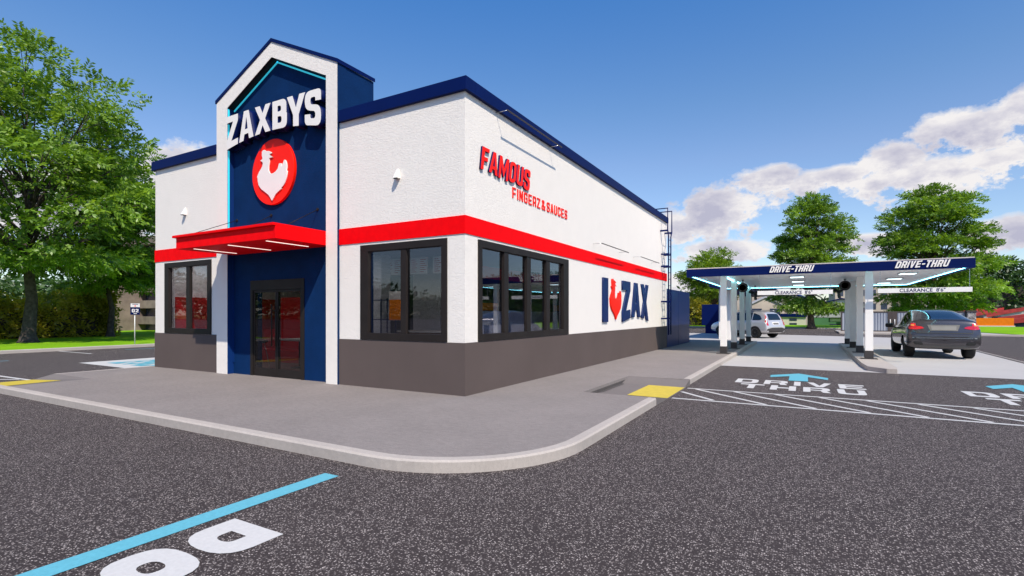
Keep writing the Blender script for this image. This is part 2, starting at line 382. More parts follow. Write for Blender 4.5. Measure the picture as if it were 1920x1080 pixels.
# sidewalk slab with the two dropped ramps cut out
e=3.13-K-.001
inner=off([(-9.1,-3.8),(0,-3.8)]+arc+[(3.13,1.58)],K+.001)
top=[(-11.2+K+.001,-2.2)]+[(-9.1,-2.2),(-9.1,-3.8+K+.001)]+inner[1:-1]+[(e,1.58),(1.7,1.58),(1.7,4.6),(e,4.6),(e,24.05),(-11.05,24.05)]
wk=MB(); wk.prism([(x,y,-.05) for x,y in top],(0,0,S+.05))
tag(wk.build('sidewalk',M['walk']),kind='structure')
rp=MB()
# east ramp: sunken landing between two flares
rp.poly([(1.7,2.35,.010),(3.16,2.35,.008),(3.16,4.05,.008),(1.7,4.05,.010)],0)
rp.poly([(1.7,4.05,.010),(3.14,4.05,.008),(3.13,4.68,S),(1.7,4.6,S)],0)
rp.poly([(1.7,1.58,S),(3.13,1.55,S),(3.14,2.35,.008),(1.7,2.35,.010)],0)
rp.poly([(1.698,1.58,S),(1.698,4.6,S),(1.703,4.6,-.02),(1.703,1.58,-.02)],1)
rp.poly([(1.703,2.3,.012),(1.79,2.55,.012),(1.79,3.95,.012),(1.703,4.1,.012)],1)
# west ramp: slopes down to the lot
rp.poly([(-11.35,-3.66,.006),(-9.1,-3.66,S-.003),(-9.1,-2.55,S-.003),(-11.35,-2.55,.006)],0)
rp.poly([(-11.35,-2.55,.006),(-9.1,-2.55,S-.003),(-9.1,-2.2,S-.001),(-11.2,-2.2,S-.001)],0)
rp.poly([(-11.35,-3.66,.006),(-9.1,-3.66,S-.003),(-9.1,-3.7,-.02),(-11.35,-3.7,-.02)],0)
rp.poly([(3.135,1.55,S),(3.145,2.35,.008),(3.145,2.35,-.02),(3.135,1.55,-.02)],0)
rp.poly([(3.135,4.68,S),(3.145,4.05,.008),(3.145,4.05,-.02),(3.135,4.68,-.02)],0)
rp.poly([(3.0,1.552,S),(3.135,1.552,S),(3.135,1.552,-.02),(3.0,1.552,-.02)],0)
tag(rp.build('ramp_path',[M['ramp'],M['ramp_dark']],fix=False),kind='structure')
tp=MB()
tp.poly([(2.34,2.36,.016),(3.14,2.36,.014),(3.14,4.04,.014),(2.34,4.04,.016)])
def rz(x): return .006+(x+11.35)/2.25*(S-.009)+.006
tp.poly([(-11.3,-3.65,rz(-11.3)),(-9.35,-3.65,rz(-9.35)),(-9.65,-2.58,rz(-9.65)),(-11.3,-2.58,rz(-11.3))])
tag(tp.build('tactile_paving',M['paint_y'],fix=False),kind='structure')
# grass verges with kerbs
gv=MB(); gv.prism([(x,y,-.05) for x,y in rect(-75,-23.62,-13,58.7)],(0,0,.05+S))
sheet('unseen_asphalt',rect(-170,-23.46,-230,-13.2),0,M['asphalt'])  # unseen asphalt added in place of lawn to shape the window reflections
gv.prism([(x,y,-.05) for x,y in rect(-75,13,58.75,75)],(0,0,.05+S))
gv.prism([(x,y,-.05) for x,y in [(19.5,43.4),(70,43.4),(70,75),(13.02,75),(13.02,51),(18,51)]],(0,0,.05+S))
tag(gv.build('grass_verge_land',M['grass']),kind='structure')
gk=MB()
kerb_run(gk,[(-23.45,58.6),(-23.45,-13.2)][::-1],S+.01,.16); kerb_run(gk,[(-23.6,-13.2),(-75,-13.2)][::-1],S+.01,.14)
kerb_run(gk,[(-23.4,58.6),(13,58.6)],S+.01,.14)
gk2=[(13,58.6),(9,51),(9,43.2),(70,43.2)]
kerb_run(gk,[(8,43.2),(70,43.2)],S+.01,.14)
tag(gk.build('verge_kerb',M['kerb']),kind='structure')
sheet('gate_pad_pavement',[(8,43.36),(19.4,43.36),(17.9,50.9),(8,50.9)],.10,M['apron'])
# right side thin kerb line along concrete lane
k3=MB(); kerb_run(k3,[(12.15,36),(12.15,24),(11.66,9.8)],.03,.07); tag(k3.build('lane_edge_kerb',M['kerb']),kind='structure')
# drive-through island
isl=[(7.02,24.2),(7.02,11.4),(7.06,10.3),(7.45,9.75),(7.69,9.75),(7.75,10.2),(7.75,24.2)]
ik=MB(); ik.prism([(x,y,-.02) for x,y in isl[::1]],(0,0,S+.02),bev=.012)
tag(ik.build('island_kerb',M['kerb']),kind='structure')

# ------------------------------------------------------------------ glyphs
def contour(pts,seg=.12):
    out=[]; n=len(pts)
    P=[(p[0],p[1],(p[2] if len(p)>2 else 0)) for p in pts]
    for i in range(n):
        x,y,r=P[i]; v=Vector((x,y))
        if r<=0: out.append(v); continue
        a=Vector(P[i-1][:2]); c=Vector(P[(i+1)%n][:2])
        da=(a-v); dc=(c-v); r=min(r,da.length*.499,dc.length*.499)
        s=v+da.normalized()*r; e_=v+dc.normalized()*r
        for k in range(6):
            t=k/5; q=s*(1-t)**2+v*2*t*(1-t)*.88+e_*t*t+v*2*t*(1-t)*.12
            out.append(q)
    res=[]
    for i,p in enumerate(out):
        q=out[(i+1)%len(out)]; k=max(1,int((q-p).length/seg))
        for j in range(k): res.append(p+(q-p)*j/k)
    return res
def glyph(c,w,s,t,r=.16):
    ri=max(.02,r-.11)
    if c=='I': return [[(0,0),(w,0),(w,1),(0,1)]]
    if c=='-': return [[(0,.40),(w,.40),(w,.58),(0,.58)]]
    if c=="Z": k=s*1.22; return [[(0,1),(w,1),(w,1-t*1.05),(k,t),(w,t),(w,0),(0,0),(0,t*1.05),(w-k,1-t),(0,1-t)]]
    if c=='A':
        a=s*.55; h=w/2; cb=.2; ct=cb+t*.85
        def xi(z): return s+ (h-s)*z/ (1.0*(h-s*.0)/(h-s*.0)) 
        inn=lambda z: s*1.02+(h-a*.15-s*.75)*z
        return [[(0,0),(h-a,1),(h+a,1),(w,0),(w-s,0),(w-inn(cb)+.0,cb),(inn(cb),cb),(s,0)],[(inn(ct),ct),(w-inn(ct),ct),(h,.80)]]
    if c=='X':
        m=.5; q=s*.55; return [[(0,1),(s*1.08,1),(w/2,.5+.22),(w-s*1.08,1),(w,1),(w/2+q,.5),(w,0),(w-s*1.08,0),(w/2,.5-.22),(s*1.08,0),(0,0),(w/2-q,.5)]]
    if c=='B': return [[(0,0),(w,0,r),(w,.5,r*.8),(w-.045,.515),(w-.03,.53,r*.8),(w-.03,1,r),(0,1)],[(s,t),(w-s,t,ri),(w-s,.43,ri),(s,.43)],[(s,.43+t*.85),(w-s-.03,.43+t*.85,ri),(w-s-.03,1-t,ri),(s,1-t)]]
    if c=='Y': return [[(0,1),(s*1.05,1),(w/2,.60),(w-s*1.05,1),(w,1),(w/2+s*.52,.36),(w/2+s*.52,0),(w/2-s*.52,0),(w/2-s*.52,.36)]]
    if c=='S': return [[(w-s,.69),(w,.69),(w,1,r),(0,1,r),(0,.45,r),(w-s,.40,ri+.05),(w-s,t,ri),(s,t,ri),(s,.32),(0,.32),(0,0,r),(w,0,r),(w,.56,r),(s,.60,ri+.05),(s,1-t,ri),(w-s,1-t,ri)]]
    if c=='F': return [[(0,0),(s,0),(s,.40),(w*.88,.40),(w*.88,.40+t),(s,.40+t),(s,1-t),(w,1-t),(w,1),(0,1)]]
    if c=='E': return [[(0,0),(w,0),(w,t),(s,t),(s,.41),(w*.9,.41),(w*.9,.41+t*.95),(s,.41+t*.95),(s,1-t),(w,1-t),(w,1),(0,1)]]
    if c=='M': return [[(0,0),(s*.9,0),(s*.9,.62),(w/2,.1),(w-s*.9,.62),(w-s*.9,0),(w,0),(w,1),(w-s,1),(w/2,.50),(s,1),(0,1)]]
    if c=='N': return [[(0,0),(s*.9,0),(s*.9,.58),(w-s*.95,0),(w,0),(w,1),(w-s*.9,1),(w-s*.9,.42),(s*.95,1),(0,1)]]
    if c in 'O0': return [[(0,0,r*1.25),(w,0,r*1.25),(w,1,r*1.25),(0,1,r*1.25)],[(s,t,ri+.03),(w-s,t,ri+.03),(w-s,1-t,ri+.03),(s,1-t,ri+.03)]]
    if c=='U': return [[(0,0,r),(w,0,r),(w,1),(w-s,1),(w-s,t,ri),(s,t,ri),(s,1),(0,1)]]
    if c=='D': return [[(0,0),(w,0,r*1.4),(w,1,r*1.4),(0,1)],[(s,t),(w-s,t,ri+.04),(w-s,1-t,ri+.04),(s,1-t)]]
    if c=='R': return [[(0,0),(s,0),(s,.36),(w-s*1.3,.36),(w-s,0),(w+.01,0),(w-s*.45,.40),(w,.46,.04),(w,1,r),(0,1)],[(s,.36+t*.8),(w-s,.36+t*.8,ri),(w-s,1-t,ri),(s,1-t)]]
    if c=='V': return [[(w/2-s*.5,0),(w/2+s*.5,0),(w,1),(w-s*1.02,1),(w/2,.32),(s*1.02,1),(0,1)]]
    if c=='T': h=w/2; return [[(h-s/2,0),(h+s/2,0),(h+s/2,1-t),(w,1-t),(w,1),(0,1),(0,1-t),(h-s/2,1-t)]]
    if c=='H': return [[(0,0),(s,0),(s,.41),(w-s,.41),(w-s,0),(w,0),(w,1),(w-s,1),(w-s,.41+t),(s,.41+t),(s,1),(0,1)]]
    if c=='G': return [[(w-s,.70),(w,.70),(w,1,r),(0,1,r),(0,0,r),(w,0,r),(w,.54),(w*.52,.54),(w*.52,.54-t*.8),(w-s,.54-t*.8),(w-s,t,ri),(s,t,ri),(s,1-t,ri),(w-s,1-t,ri)]]
    if c=='C': return [[(w-s,.66),(w,.66),(w,1,r),(0,1,r),(0,0,r),(w,0,r),(w,.34),(w-s,.34),(w-s,t,ri),(s,t,ri),(s,1-t,ri),(w-s,1-t,ri)]]
    if c=='&': return [[(w,.02),(w*.86,.16),(w*1.0,.42),(w*.82,.46),(w*.72,.30),(w*.50,.58),(w*.74,.76,.05),(w*.66,1,.1),(w*.10,1,.1),(w*.12,.74,.06),(w*.22,.56),(0,.34,.1),(0,0,.12),(w*.52,0,.08),(w*.66,.08),(w*.74,0),(w,0)],[(w*.40,.66),(w*.55,.80,.03),(w*.42,.88,.03),(w*.30,.80,.03)],[(w*.34,.44),(w*.58,.18),(w*.42,.12,.03),(w*.22,.16,.03),(w*.20,.32,.03)]]
    if c=='2': return [[(0,0),(w,0),(w,t),(s*1.25,t),(w,.50,.1),(w,1,r),(0,1,r),(0,.68),(s,.68),(s,1-t,ri),(w-s,1-t,ri),(w-s,.60,ri),(0,.22)]]
    return [[(0,0),(w,0),(w,1),(0,1)]]
def shape_mesh(contours,depth,fn,seg=.12,flat=False):
    """filled outline (u,v) with thickness depth; fn(u,v,d) gives the world point, d from 0 (back) to 1 (face)"""
    cu=bpy.data.curves.new('tmp','CURVE'); cu.dimensions='2D'; cu.fill_mode='NONE' if False else 'BOTH'; cu.extrude=0 if flat else .5
    for c in contours:
        pts=contour(c,seg); sp=cu.splines.new('POLY'); sp.points.add(len(pts)-1)
        for i,p in enumerate(pts): sp.points[i].co=(p.x,p.y,0,1)
        sp.use_cyclic_u=True
    ob=bpy.data.objects.new('tmp',cu); me=bpy.data.meshes.new_from_object(ob)
    bm=bmesh.new(); bm.from_mesh(me); bmesh.ops.remove_doubles(bm,verts=bm.verts,dist=1e-5)
    bm.normal_update()
    for f in bm.faces: f.material_index=0 if abs(f.normal.z)>.5 else 1
    for v in bm.verts: v.co=fn(v.co.x,v.co.y,1.0 if flat else v.co.z+.5)
    bmesh.ops.recalc_face_normals(bm,faces=bm.faces)
    bpy.data.objects.remove(ob); bpy.data.curves.remove(cu); bpy.data.meshes.remove(me)
    me2=bpy.data.meshes.new('shape'); bm.to_mesh(me2); bm.free(); return me2
def lay(text,widths,s,t,gap,r=.16):
    """returns [(char, x0, contours)] and total width, on unit height"""
    x=0; out=[]
    for ch in text:
        if ch==' ': x+=widths.get(' ',.3); continue
        w_=widths.get(ch,widths.get('*',.5)); 
        ss=s if ch!='I' else w_
        out.append((ch,x,[[(p[0]+x,)+tuple(p[1:]) for p in c] for c in glyph(ch,w_,ss,t,r)])); x+=w_+gap
    return out,x-gap
def flat_text(mb_name,text,size,fn,mat,parent=None):
    """Blender's own sans font laid by fn"""
    cu=bpy.data.curves.new('tmp','FONT'); cu.body=text; cu.size=size; cu.extrude=0; cu.offset=.0022; cu.align_x='LEFT'; cu.resolution_u=3
    ob=bpy.data.objects.new('tmp',cu); me=bpy.data.meshes.new_from_object(ob)
    W=max(v.co.x for v in me.vertices)
    for v in me.vertices: v.co=fn(v.co.x,v.co.y,W)
    bpy.data.objects.remove(ob); bpy.data.curves.remove(cu)
    return link(mb_name,me,mat,parent)
def join(meshes):
    bm=bmesh.new()
    for m_ in meshes: bm.from_mesh(m_); bpy.data.meshes.remove(m_)
    me=bpy.data.meshes.new('joined'); bm.to_mesh(me); bm.free(); return me
# ------------------------------------------------------------------ restaurant building
bld=empty('restaurant_building',(-5.4,8,S),'white stucco fast food building with navy gabled entrance tower and red stripe','building')
def wall_y(mb,x0,x1,z0,z1,y0,y1,holes=()):
    """wall in the xz plane between y0 and y1, split round its openings"""
    x=x0
    for hx0,hx1,hz0,hz1 in holes:
        if hx0>x: mb.box(x,hx0,y0,y1,z0,z1)
        if hz0>z0: mb.box(hx0,hx1,y0,y1,z0,hz0)
        if hz1<z1: mb.box(hx0,hx1,y0,y1,hz1,z1)
        x=hx1
    if x<x1: mb.box(x,x1,y0,y1,z0,z1)
def wall_x(mb,y0,y1,z0,z1,x0,x1,holes=()):
    y=y0
    for a,b_,hz0,hz1 in holes:
        if a>y: mb.box(x0,x1,y,a,z0,z1)
        if hz0>z0: mb.box(x0,x1,a,b_,z0,hz0)
        if hz1<z1: mb.box(x0,x1,a,b_,hz1,z1)
        y=b_
    if y<y1: mb.box(x0,x1,y,y1,z0,z1)
T=.25; ZB=1.115; ZR0,ZR1=3.145,3.485; ZT=5.78; YB=16.02; XL=-10.84
winL=(-10.30,-8.06,1.13,3.09); winR=(-2.64,-.41,1.13,3.09); winS=(.44,4.76,1.13,3.09)
wm=MB()
wall_y(wm,XL,-7.7,.08,ZT,0,T,[winL]); wall_y(wm,-3.33,0,.08,ZT,0,T,[winR])
wall_x(wm,T,YB,.08,ZT,-T,0,[winS]); wall_x(wm,T,YB,.08,ZT,XL,XL+T); wall_y(wm,XL+T,-T,.08,ZT,YB-T,YB)
wm.build('wall',M['white'],bld)
wc=MB()
e=.014
for (a,b_) in ((XL-e,-7.735),(-3.295,e)): wc.box(a,b_,-e,-.0005,S-.03,ZB)
wc.box(.0005,e,0,YB+.001,S-.03,ZB); wc.box(XL-e,XL-.0005,0,YB,S-.03,ZB)
wc.build('wainscot',M['charcoal'],bld)
st=MB(); e=.016
for (a,b_) in ((XL-e,-7.735),(-3.295,e)): st.box(a,b_,-e,-.0005,ZR0,ZR1)
st.box(.0005,e,0,YB+.002,ZR0,ZR1)
st.build('red_band',M['red'],bld)
cp=MB(); e=.075
cp.box(XL-e,-7.735,-e,T,ZT,6.03,.006); cp.box(-3.25,e,-e,T,ZT,6.03,.006); cp.box(-T,e,T+.001,YB+.05,ZT+.001,6.029,.006)
cp.box(XL-e,XL+T,T+.001,YB+.05,ZT+.001,6.029,.006); cp.box(XL+T+.001,-T-.001,YB-T,YB+.05,ZT+.002,6.028,.006)
cp.build('parapet_cap',M['navy'],bld)
MB().box(XL+T,-T,T,YB-T,5.3,5.42).build('roof',M['roofdark'],bld)
MB().box(XL+T+.002,-T-.002,T+.002,YB-T-.002,S-.08,S+.004).build('interior_floor',M['int_floor'],bld)
MB().box(XL+T+.002,-T-.002,T+.002,YB-T-.002,3.25,3.3).build('interior_ceiling',M['int_ceil'],bld)
# windows
def window(axis,a0,a1,z0,z1,panes,zg=(1.26,2.95)):
    """frame with mullions and glass; axis 'y' = on the front face, 'x' = on the side face"""
    f=MB(); d0,d1=-.028,.075
    def bx(u0,u1,za,zb,p,q,mb=f):
        if axis=='y': mb.box(u0,u1,p,q,za,zb,.004)
        else: mb.box(-q,-p,u0,u1,za,zb,.004)
    bx(a0,a1,zg[1],z1,d0,d1); bx(a0,a1,z0,zg[0],d0,d1)
    bx(a0,panes[0][0],zg[0],zg[1],d0,d1); bx(panes[-1][1],a1,zg[0],zg[1],d0,d1)
    for (p,q) in zip(panes,panes[1:]): bx(p[1],q[0],zg[0],zg[1],d0+.015,d1-.01)
    fo=f.build('window',M['black'],bld)
    for p in panes:
        gp=MB()
        if axis=='y': gp.box(p[0]-.01,p[1]+.01,.045,.053,zg[0]-.01,zg[1]+.01)
        else: gp.box(-.053,-.045,p[0]-.01,p[1]+.01,zg[0]-.01,zg[1]+.01)
        gp.build('pane',M['glass'],fo)
window('y',-2.65,-.40,1.12,3.09,[(-2.43,-1.55),(-1.41,-.53)])
window('y',-10.31,-8.05,1.12,3.09,[(-10.10,-9.23),(-9.06,-8.22)])
window('x',.43,4.77,1.12,3.09,[(.56,1.42),(1.60,2.43),(2.62,3.44),(3.64,4.44)])
# entrance tower
XA,XB_=-7.73,-3.30; XC=(XA+XB_)/2; IA,IB=-7.27,-3.65; YF=-.06; YR=.11; YK=1.02
ZE,ZP=7.09,8.10; IE,IP=6.88,7.74
tf=MB()
outer=[(XA,ZE),(XC,ZP),(XB_,ZE)]; innr=[(IA,IE),(XC,IP),(IB,IE)]
def fr(pts): tf.prism([(x,YF,z) for x,z in pts],(0,.24,0))
fr([(XA,.1),(IA,.1),(IA,IE),(XA,ZE)]); fr([(IB,.1),(XB_,.1),(XB_,ZE),(IB,IE)])
fr([(XA,ZE),(IA,IE),(XC,IP),(XC,ZP)]); fr([(XC,ZP),(XC,IP),(IB,IE),(XB_,ZE)])
bmesh.ops.remove_doubles(tf.bm,verts=tf.bm.verts,dist=1e-5)
tower=tf.build('gable_frame',M['white'],bld)
nv=MB()
door=(-6.56,-4.56,2.48)   # x0,x1,top
# recessed navy face with door opening
nv.prism([(x,YR,z) for x,z in [(IA,.1),(door[0],.1),(door[0],door[2]),(door[1],door[2]),(door[1],.1),(IB,.1),(IB,IE),(XC,IP),(IA,IE)]],(0,.2,0))
# navy sides of the tower behind the white frame
nv.prism([(XB_-.004,YF+.241,z) if False else (XB_-.002,y,z) for y,z in [(YF+.24,.1),(YK,.1),(YK,ZE-.02),(YF+.24,ZE-.02)]],(-.3,0,0))
nv.prism([(XA+.002,y,z) for y,z in [(YF+.24,.1),(YK,.1),(YK,ZE-.02),(YF+.24,ZE-.02)]],(.3,0,0))
nv.prism([(x,YK-.1,z) for x,z in [(XA+.3,5.3),(XB_-.3,5.3),(XB_-.3,ZE-.02),(XC,ZP-.05),(XA+.3,ZE-.02)]],(0,.1,0))
nv.build('tower_wall',M['navy_st'],bld)
# thin navy skin on the outer cheek and reveals of the frame
sk=MB()
MB().box(XB_+.0005,XB_+.006,YF+.004,YF+.24,.1,ZE-.01).build('tower_cheek',M['navy_st'],bld); sk.box(XA-.006,XA-.0005,YF+.004,YF+.24,.1,ZE-.01)
sk.build('tower_cheek',M['navy_st'],bld)
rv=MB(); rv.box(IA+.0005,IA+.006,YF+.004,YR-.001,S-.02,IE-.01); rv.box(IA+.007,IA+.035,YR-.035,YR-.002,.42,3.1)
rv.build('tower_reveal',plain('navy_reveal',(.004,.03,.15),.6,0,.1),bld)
MB().box(IB-.006,IB-.0005,YF+.004,YR-.001,S-.02,IE-.01).build('tower_reveal',M['navy'],bld)
tr=MB()
def slab(p0,p1,y0,y1,th):
    d=Vector((p1[0]-p0[0],0,p1[1]-p0[1])).normalized(); n=Vector((-d.z,0,d.x))
    if n.z<0: n=-n
    a=Vector((p0[0],y0,p0[1])); b_=Vector((p1[0],y0,p1[1]))
    tr.prism([a,b_,b_+n*th,a+n*th],(0,y1-y0,0))
tr.prism([(XA-.03,YF-.02,ZE-.02),(XC,YF-.02,ZP+.003),(XC,YF-.02,ZP+.085),(XA-.03,YF-.02,ZE+.065)],(0,YK-YF+.04,0))
tr.prism([(XC,YF-.02,ZP+.003),(XB_+.03,YF-.02,ZE-.02),(XB_+.03,YF-.02,ZE+.065),(XC,YF-.02,ZP+.085)],(0,YK-YF+.04,0))
tr.build('tower_roof',M['navy'],bld)
us=MB()
for p0,p1 in (((IA+.007,IE-.003),(XC,IP-.003)),((XC,IP-.003),(IB-.007,IE-.003))):
    us.prism([(p0[0],YF+.004,p0[1]),(p1[0],YF+.004,p1[1]),(p1[0],YF+.004,p1[1]-.006),(p0[0],YF+.004,p0[1]-.006)],(0,YR-YF-.006,0))
us.build('gable_underside',M['black'],bld)
ls=MB()
ls.box(IA+.007,IA+.02,YF+.008,YF+.05,3.2,IE-.03)
for s_,p0,p1 in ((1,(IA+.02,IE),(XC,IP)),(-1,(XC,IP),(IB-.02,IE))):
    d=Vector((p1[0]-p0[0],0,p1[1]-p0[1])).normalized(); n=Vector((d.z,0,-d.x))
    a=Vector((p0[0],YR-.02,p0[1]))+n*.035; b_=Vector((p1[0],YR-.02,p1[1]))+n*.035
    ls.prism([a,b_,b_+n*.035,a+n*.035],(0,.018,0))
ls.build('light_strip',M['cyan_led'],bld)
# door
df=MB(); x0,x1,zt=door; yd=YR-.02
df.box(x0,x0+.10,yd,yd+.14,S-.01,zt,.003); df.box(x1-.10,x1,yd,yd+.14,S-.01,zt,.003); df.box(x0+.1,x1-.1,yd,yd+.14,zt-.24,zt,.003)
do=df.build('entrance_door',M['black'],bld)
for a,b_ in ((x0+.105,XCd:=(x0+x1)/2-.004),((x0+x1)/2+.004,x1-.105)):
    lf=MB(); lf.box(a,a+.05,yd+.02,yd+.09,S+.01,zt-.245,.003); lf.box(b_-.05,b_,yd+.02,yd+.09,S+.01,zt-.245,.003)
    lf.box(a+.05,b_-.05,yd+.02,yd+.09,zt-.30,zt-.245,.003); lf.box(a+.05,b_-.05,yd+.02,yd+.09,S+.01,S+.20,.003)
    lo=lf.build('door_leaf',M['black'],do)
    # pane and handle are siblings one level under the door
    MB().box(a+.045,b_-.045,yd+.03,yd+.038,S+.195,zt-.295).build('pane',M['doorglass'],do)
for hx in ((x0+x1)/2-.075,(x0+x1)/2+.075):
    h=MB(); h.tube([(hx,yd-.06,S+.75),(hx,yd-.06,S+1.75)],.016,10); h.tube([(hx,yd-.06,S+.9),(hx,yd+.03,S+.9)],.01,8); h.tube([(hx,yd-.06,S+1.6),(hx,yd+.03,S+1.6)],.01,8)
    h.build('handle',M['black'],do)
# red entrance canopy
cx0,cx1,cy0=-7.29,-3.66,-1.32
ec=MB(); ec.box(cx0+.03,cx1-.0,cy0+.03,YR-.001,3.16,3.415,.004)
ec.box(cx0-.03,cx1+.0,cy0-.03,YR-.002,3.416,3.47,.004)
eo=ec.build('entrance_canopy',M['red'],bld)
for lx in (-6.78,-5.46,-4.15):
    MB().box(lx-.014,lx+.014,-1.15,-.12,3.150,3.159).build('light_strip',M['white_led'],eo)
for (a,b_) in (((-7.0,cy0+.12,3.47),(-7.12,YR,4.04)),((-5.75,cy0+.5,3.47),(-5.75,YR,4.04)),((-4.25,cy0+.55,3.47),(-4.11,YR,4.02))):
    rd=MB(); rd.tube([a,b_],.008,6); rd.lathe([(.035,-.02),(.035,0)],(b_[0],b_[1]-.001,b_[2]),'y',10); rd.build('stay_rod',M['black'],eo)

# ------------------------------------------------------------------ things mounted on the building
# name sign
nm=[]
def arch(x): u=(x+5.46)/1.75; return 5.965-.20*u*u
spec=[('Z',-7.18,.47),('A',-6.66,.57),('X',-6.04,.59),('B',-5.38,.52),('Y',-4.86,.62),('S',-4.25,.53)]
for ch,xs,w_ in spec:
    cs=glyph(ch,w_/.64,{'Z':.165,'A':.175,'X':.175,'B':.19,'Y':.185,'S':.185}[ch]/.64,.20,.27)
    def fn(u,v,d,xs=xs):
        x=xs+u*.64; zb=arch(x); zt=6.60+.02*(1-((x+5.46)/1.75)**2)
        return (x,YR-.002-.24*d,zb+(zt-zb)*v)
    nm.append(shape_mesh(cs,1,fn))
o=link('name_sign',join(nm),[M['sign_white'],M['navy']])
tag(o,'large raised white capitals on the navy entrance tower','sign')
# round emblem
em=empty('emblem_sign',(-5.58,YR,5.03),'round red emblem with white rooster on the entrance tower','sign')
MB().lathe([(.785,0),(.785,-.06),(.78,-.065)],(-5.62,YR-.001,5.06),'y',96,smooth=False).build('disc',[M['red_sign'],M['navy']],em)
ROO=[(0.252,1.0),(0.302,0.967),(0.39,0.961),(0.465,0.931),(0.495,0.904),(0.44,0.9),(0.415,0.881),(0.527,0.823),(0.46,0.824),(0.41,0.822),(0.42,0.76),(0.4,0.684),(0.39,0.601),(0.415,0.548),(0.453,0.515),(0.54,0.512),(0.626,0.537),(0.699,0.584),(0.736,0.67),(0.772,0.676),(0.813,0.667),(0.804,0.612),(0.833,0.616),(0.881,0.686),(0.905,0.724),(0.941,0.715),(0.971,0.674),(0.995,0.595),(0.976,0.515),(1.0,0.505),(0.981,0.39),(0.929,0.292),(0.857,0.231),(0.804,0.216),(0.823,0.197),(0.736,0.16),(0.626,0.109),(0.564,0.045),(0.52,0.0),(0.49,0.003),(0.453,0.056),(0.39,0.119),(0.264,0.189),(0.137,0.259),(0.054,0.34),(0.023,0.43),(0.021,0.481),(0.0,0.505),(0.029,0.544),(0.072,0.597),(0.137,0.646),(0.183,0.698),(0.201,0.746),(0.183,0.776),(0.111,0.81),(0.175,0.825),(0.188,0.84),(0.167,0.9),(0.167,0.972),(0.201,0.999)]
yf=YR-.067
me=shape_mesh([ROO],1,lambda u,v,d:(-6.17+u*1.12,yf-.03*d,4.37+v*1.25))
link('rooster',me,[M['sign_white'],M['sign_white']],em)
# side signs (face +x)
def side(x0,dep): return lambda y,z,d:(x0+dep*d,y,z)
fm=[]
L_,W_=lay('FAMOUS',{'*':.50,'M':.68,'A':.56,'F':.46},.17,.17,.07,.22)
Hh=.50
for i,(ch,x,cs) in enumerate(L_):
    def fn(u,v,d):
        k=2.02/W_
        return (.001+.042*d,.47+u*k+v*.07,4.45+v*(.46)+.02*math.sin(u*3.1)*(1-v))
    fm.append(shape_mesh(cs,1,fn))
o=link('slogan_sign',join(fm),[M['red_sign'],M['navy']]); tag(o,'slanted red letters reading FAMOUS on the side wall','sign')
fm=[]
L_,W_=lay('FINGERZ & SAUCES',{'*':.54,'I':.14,' ':.10,'&':.66},.135,.125,.20,.2)
for ch,x,cs in L_:
    fm.append(shape_mesh(cs,1,lambda u,v,d:(.001+.016*d,1.77+u*2.93/W_,4.150+v*.232)))
o=link('slogan_sign',join(fm),[M['red_sign'],M['red_sign']]); tag(o,'small red upright letters reading FINGERZ & SAUCES on the side wall','sign')
mural=empty('wall_sign',(0,10,2.1),'navy and red raised sign with I, rooster and ZAX low on the side wall','sign')
def zb(y): u=(y-11.0)/1.7; return 1.545-.17*u*u
link('letter',shape_mesh(glyph('I',1,1,.2),1,lambda u,v,d:(.001+.05*d,7.40+u*.47,1.40+v*1.39)),[M['navy2'],M['navy2']],mural)
for ch,y0,wy in (('Z',9.35,.92),('A',10.45,1.10),('X',11.70,1.02)):
    cs=glyph(ch,wy,.34 if ch!='X' else .33,.23)
    link('letter',shape_mesh(cs,1,lambda u,v,d,y0=y0:(.001+.05*d,y0+u,zb(y0+u)+v*(2.80-zb(y0+u))),seg=.1),[M['navy2'],M['navy2']],mural)
link('rooster',shape_mesh([ROO],1,lambda u,v,d:(.001+.05*d,8.08+u*1.15,1.47+v*1.33)),[M['red_sign'],M['red_sign']],mural)
# side wall bar lights
def barlight(y0,y1,z,label):
    b_=MB(); b_.box(.278,.302,y0,y1,z-.011,z+.011,.003)
    t=empty('bar_light',(0,(y0+y1)/2,z),label,'light','bar lights over the side wall')
    b_.build('lamp_bar',M['darkgrey'],t)
    for yy in (y0+.05,y1-.15): 
        MB().tube([(0,yy,z+.01),(.28,yy,z+.01)],.008,6).build('bracket',M['metal'],t)
barlight(1.05,3.74,5.74,'long bar light at the parapet above the red slogan')
barlight(6.59,9.25,3.73,'black bar light over the navy letter I')
barlight(10.75,13.44,3.735,'black bar light nearest the roof ladder')
# front wall sconces
for x,l_ in ((-1.62,'small white wedge wall light right of the entrance tower'),(-9.28,'small white wedge wall light left of the entrance tower')):
    s_=MB(); z=4.36; 
    a=[(x-.06,-.001,z),(x+.06,-.001,z),(x+.06,-.11,z),(x-.06,-.11,z)]
    b_=[(x-.025,-.001,z+.20),(x+.025,-.001,z+.20),(x+.025,-.02,z+.20),(x-.025,-.02,z+.20)]
    va=[s_.bm.verts.new(p) for p in a]; vb=[s_.bm.verts.new(p) for p in b_]
    s_.bm.faces.new(va[::-1]); s_.bm.faces.new(vb)
    for i in range(4): s_.bm.faces.new((va[i],va[(i+1)%4],vb[(i+1)%4],vb[i]))
    bmesh.ops.bevel(s_.bm,geom=list(s_.bm.edges),offset=.006,segments=2,affect='EDGES')
    s_.lathe([(.05,-.004),(.04,-.012)],(x,-.085,z),'z',12,mi=1)
    o=s_.build('wall_light',[M['sign_white'],M['darkgrey']]); tag(o,l_,'light','wedge lights on the front wall')
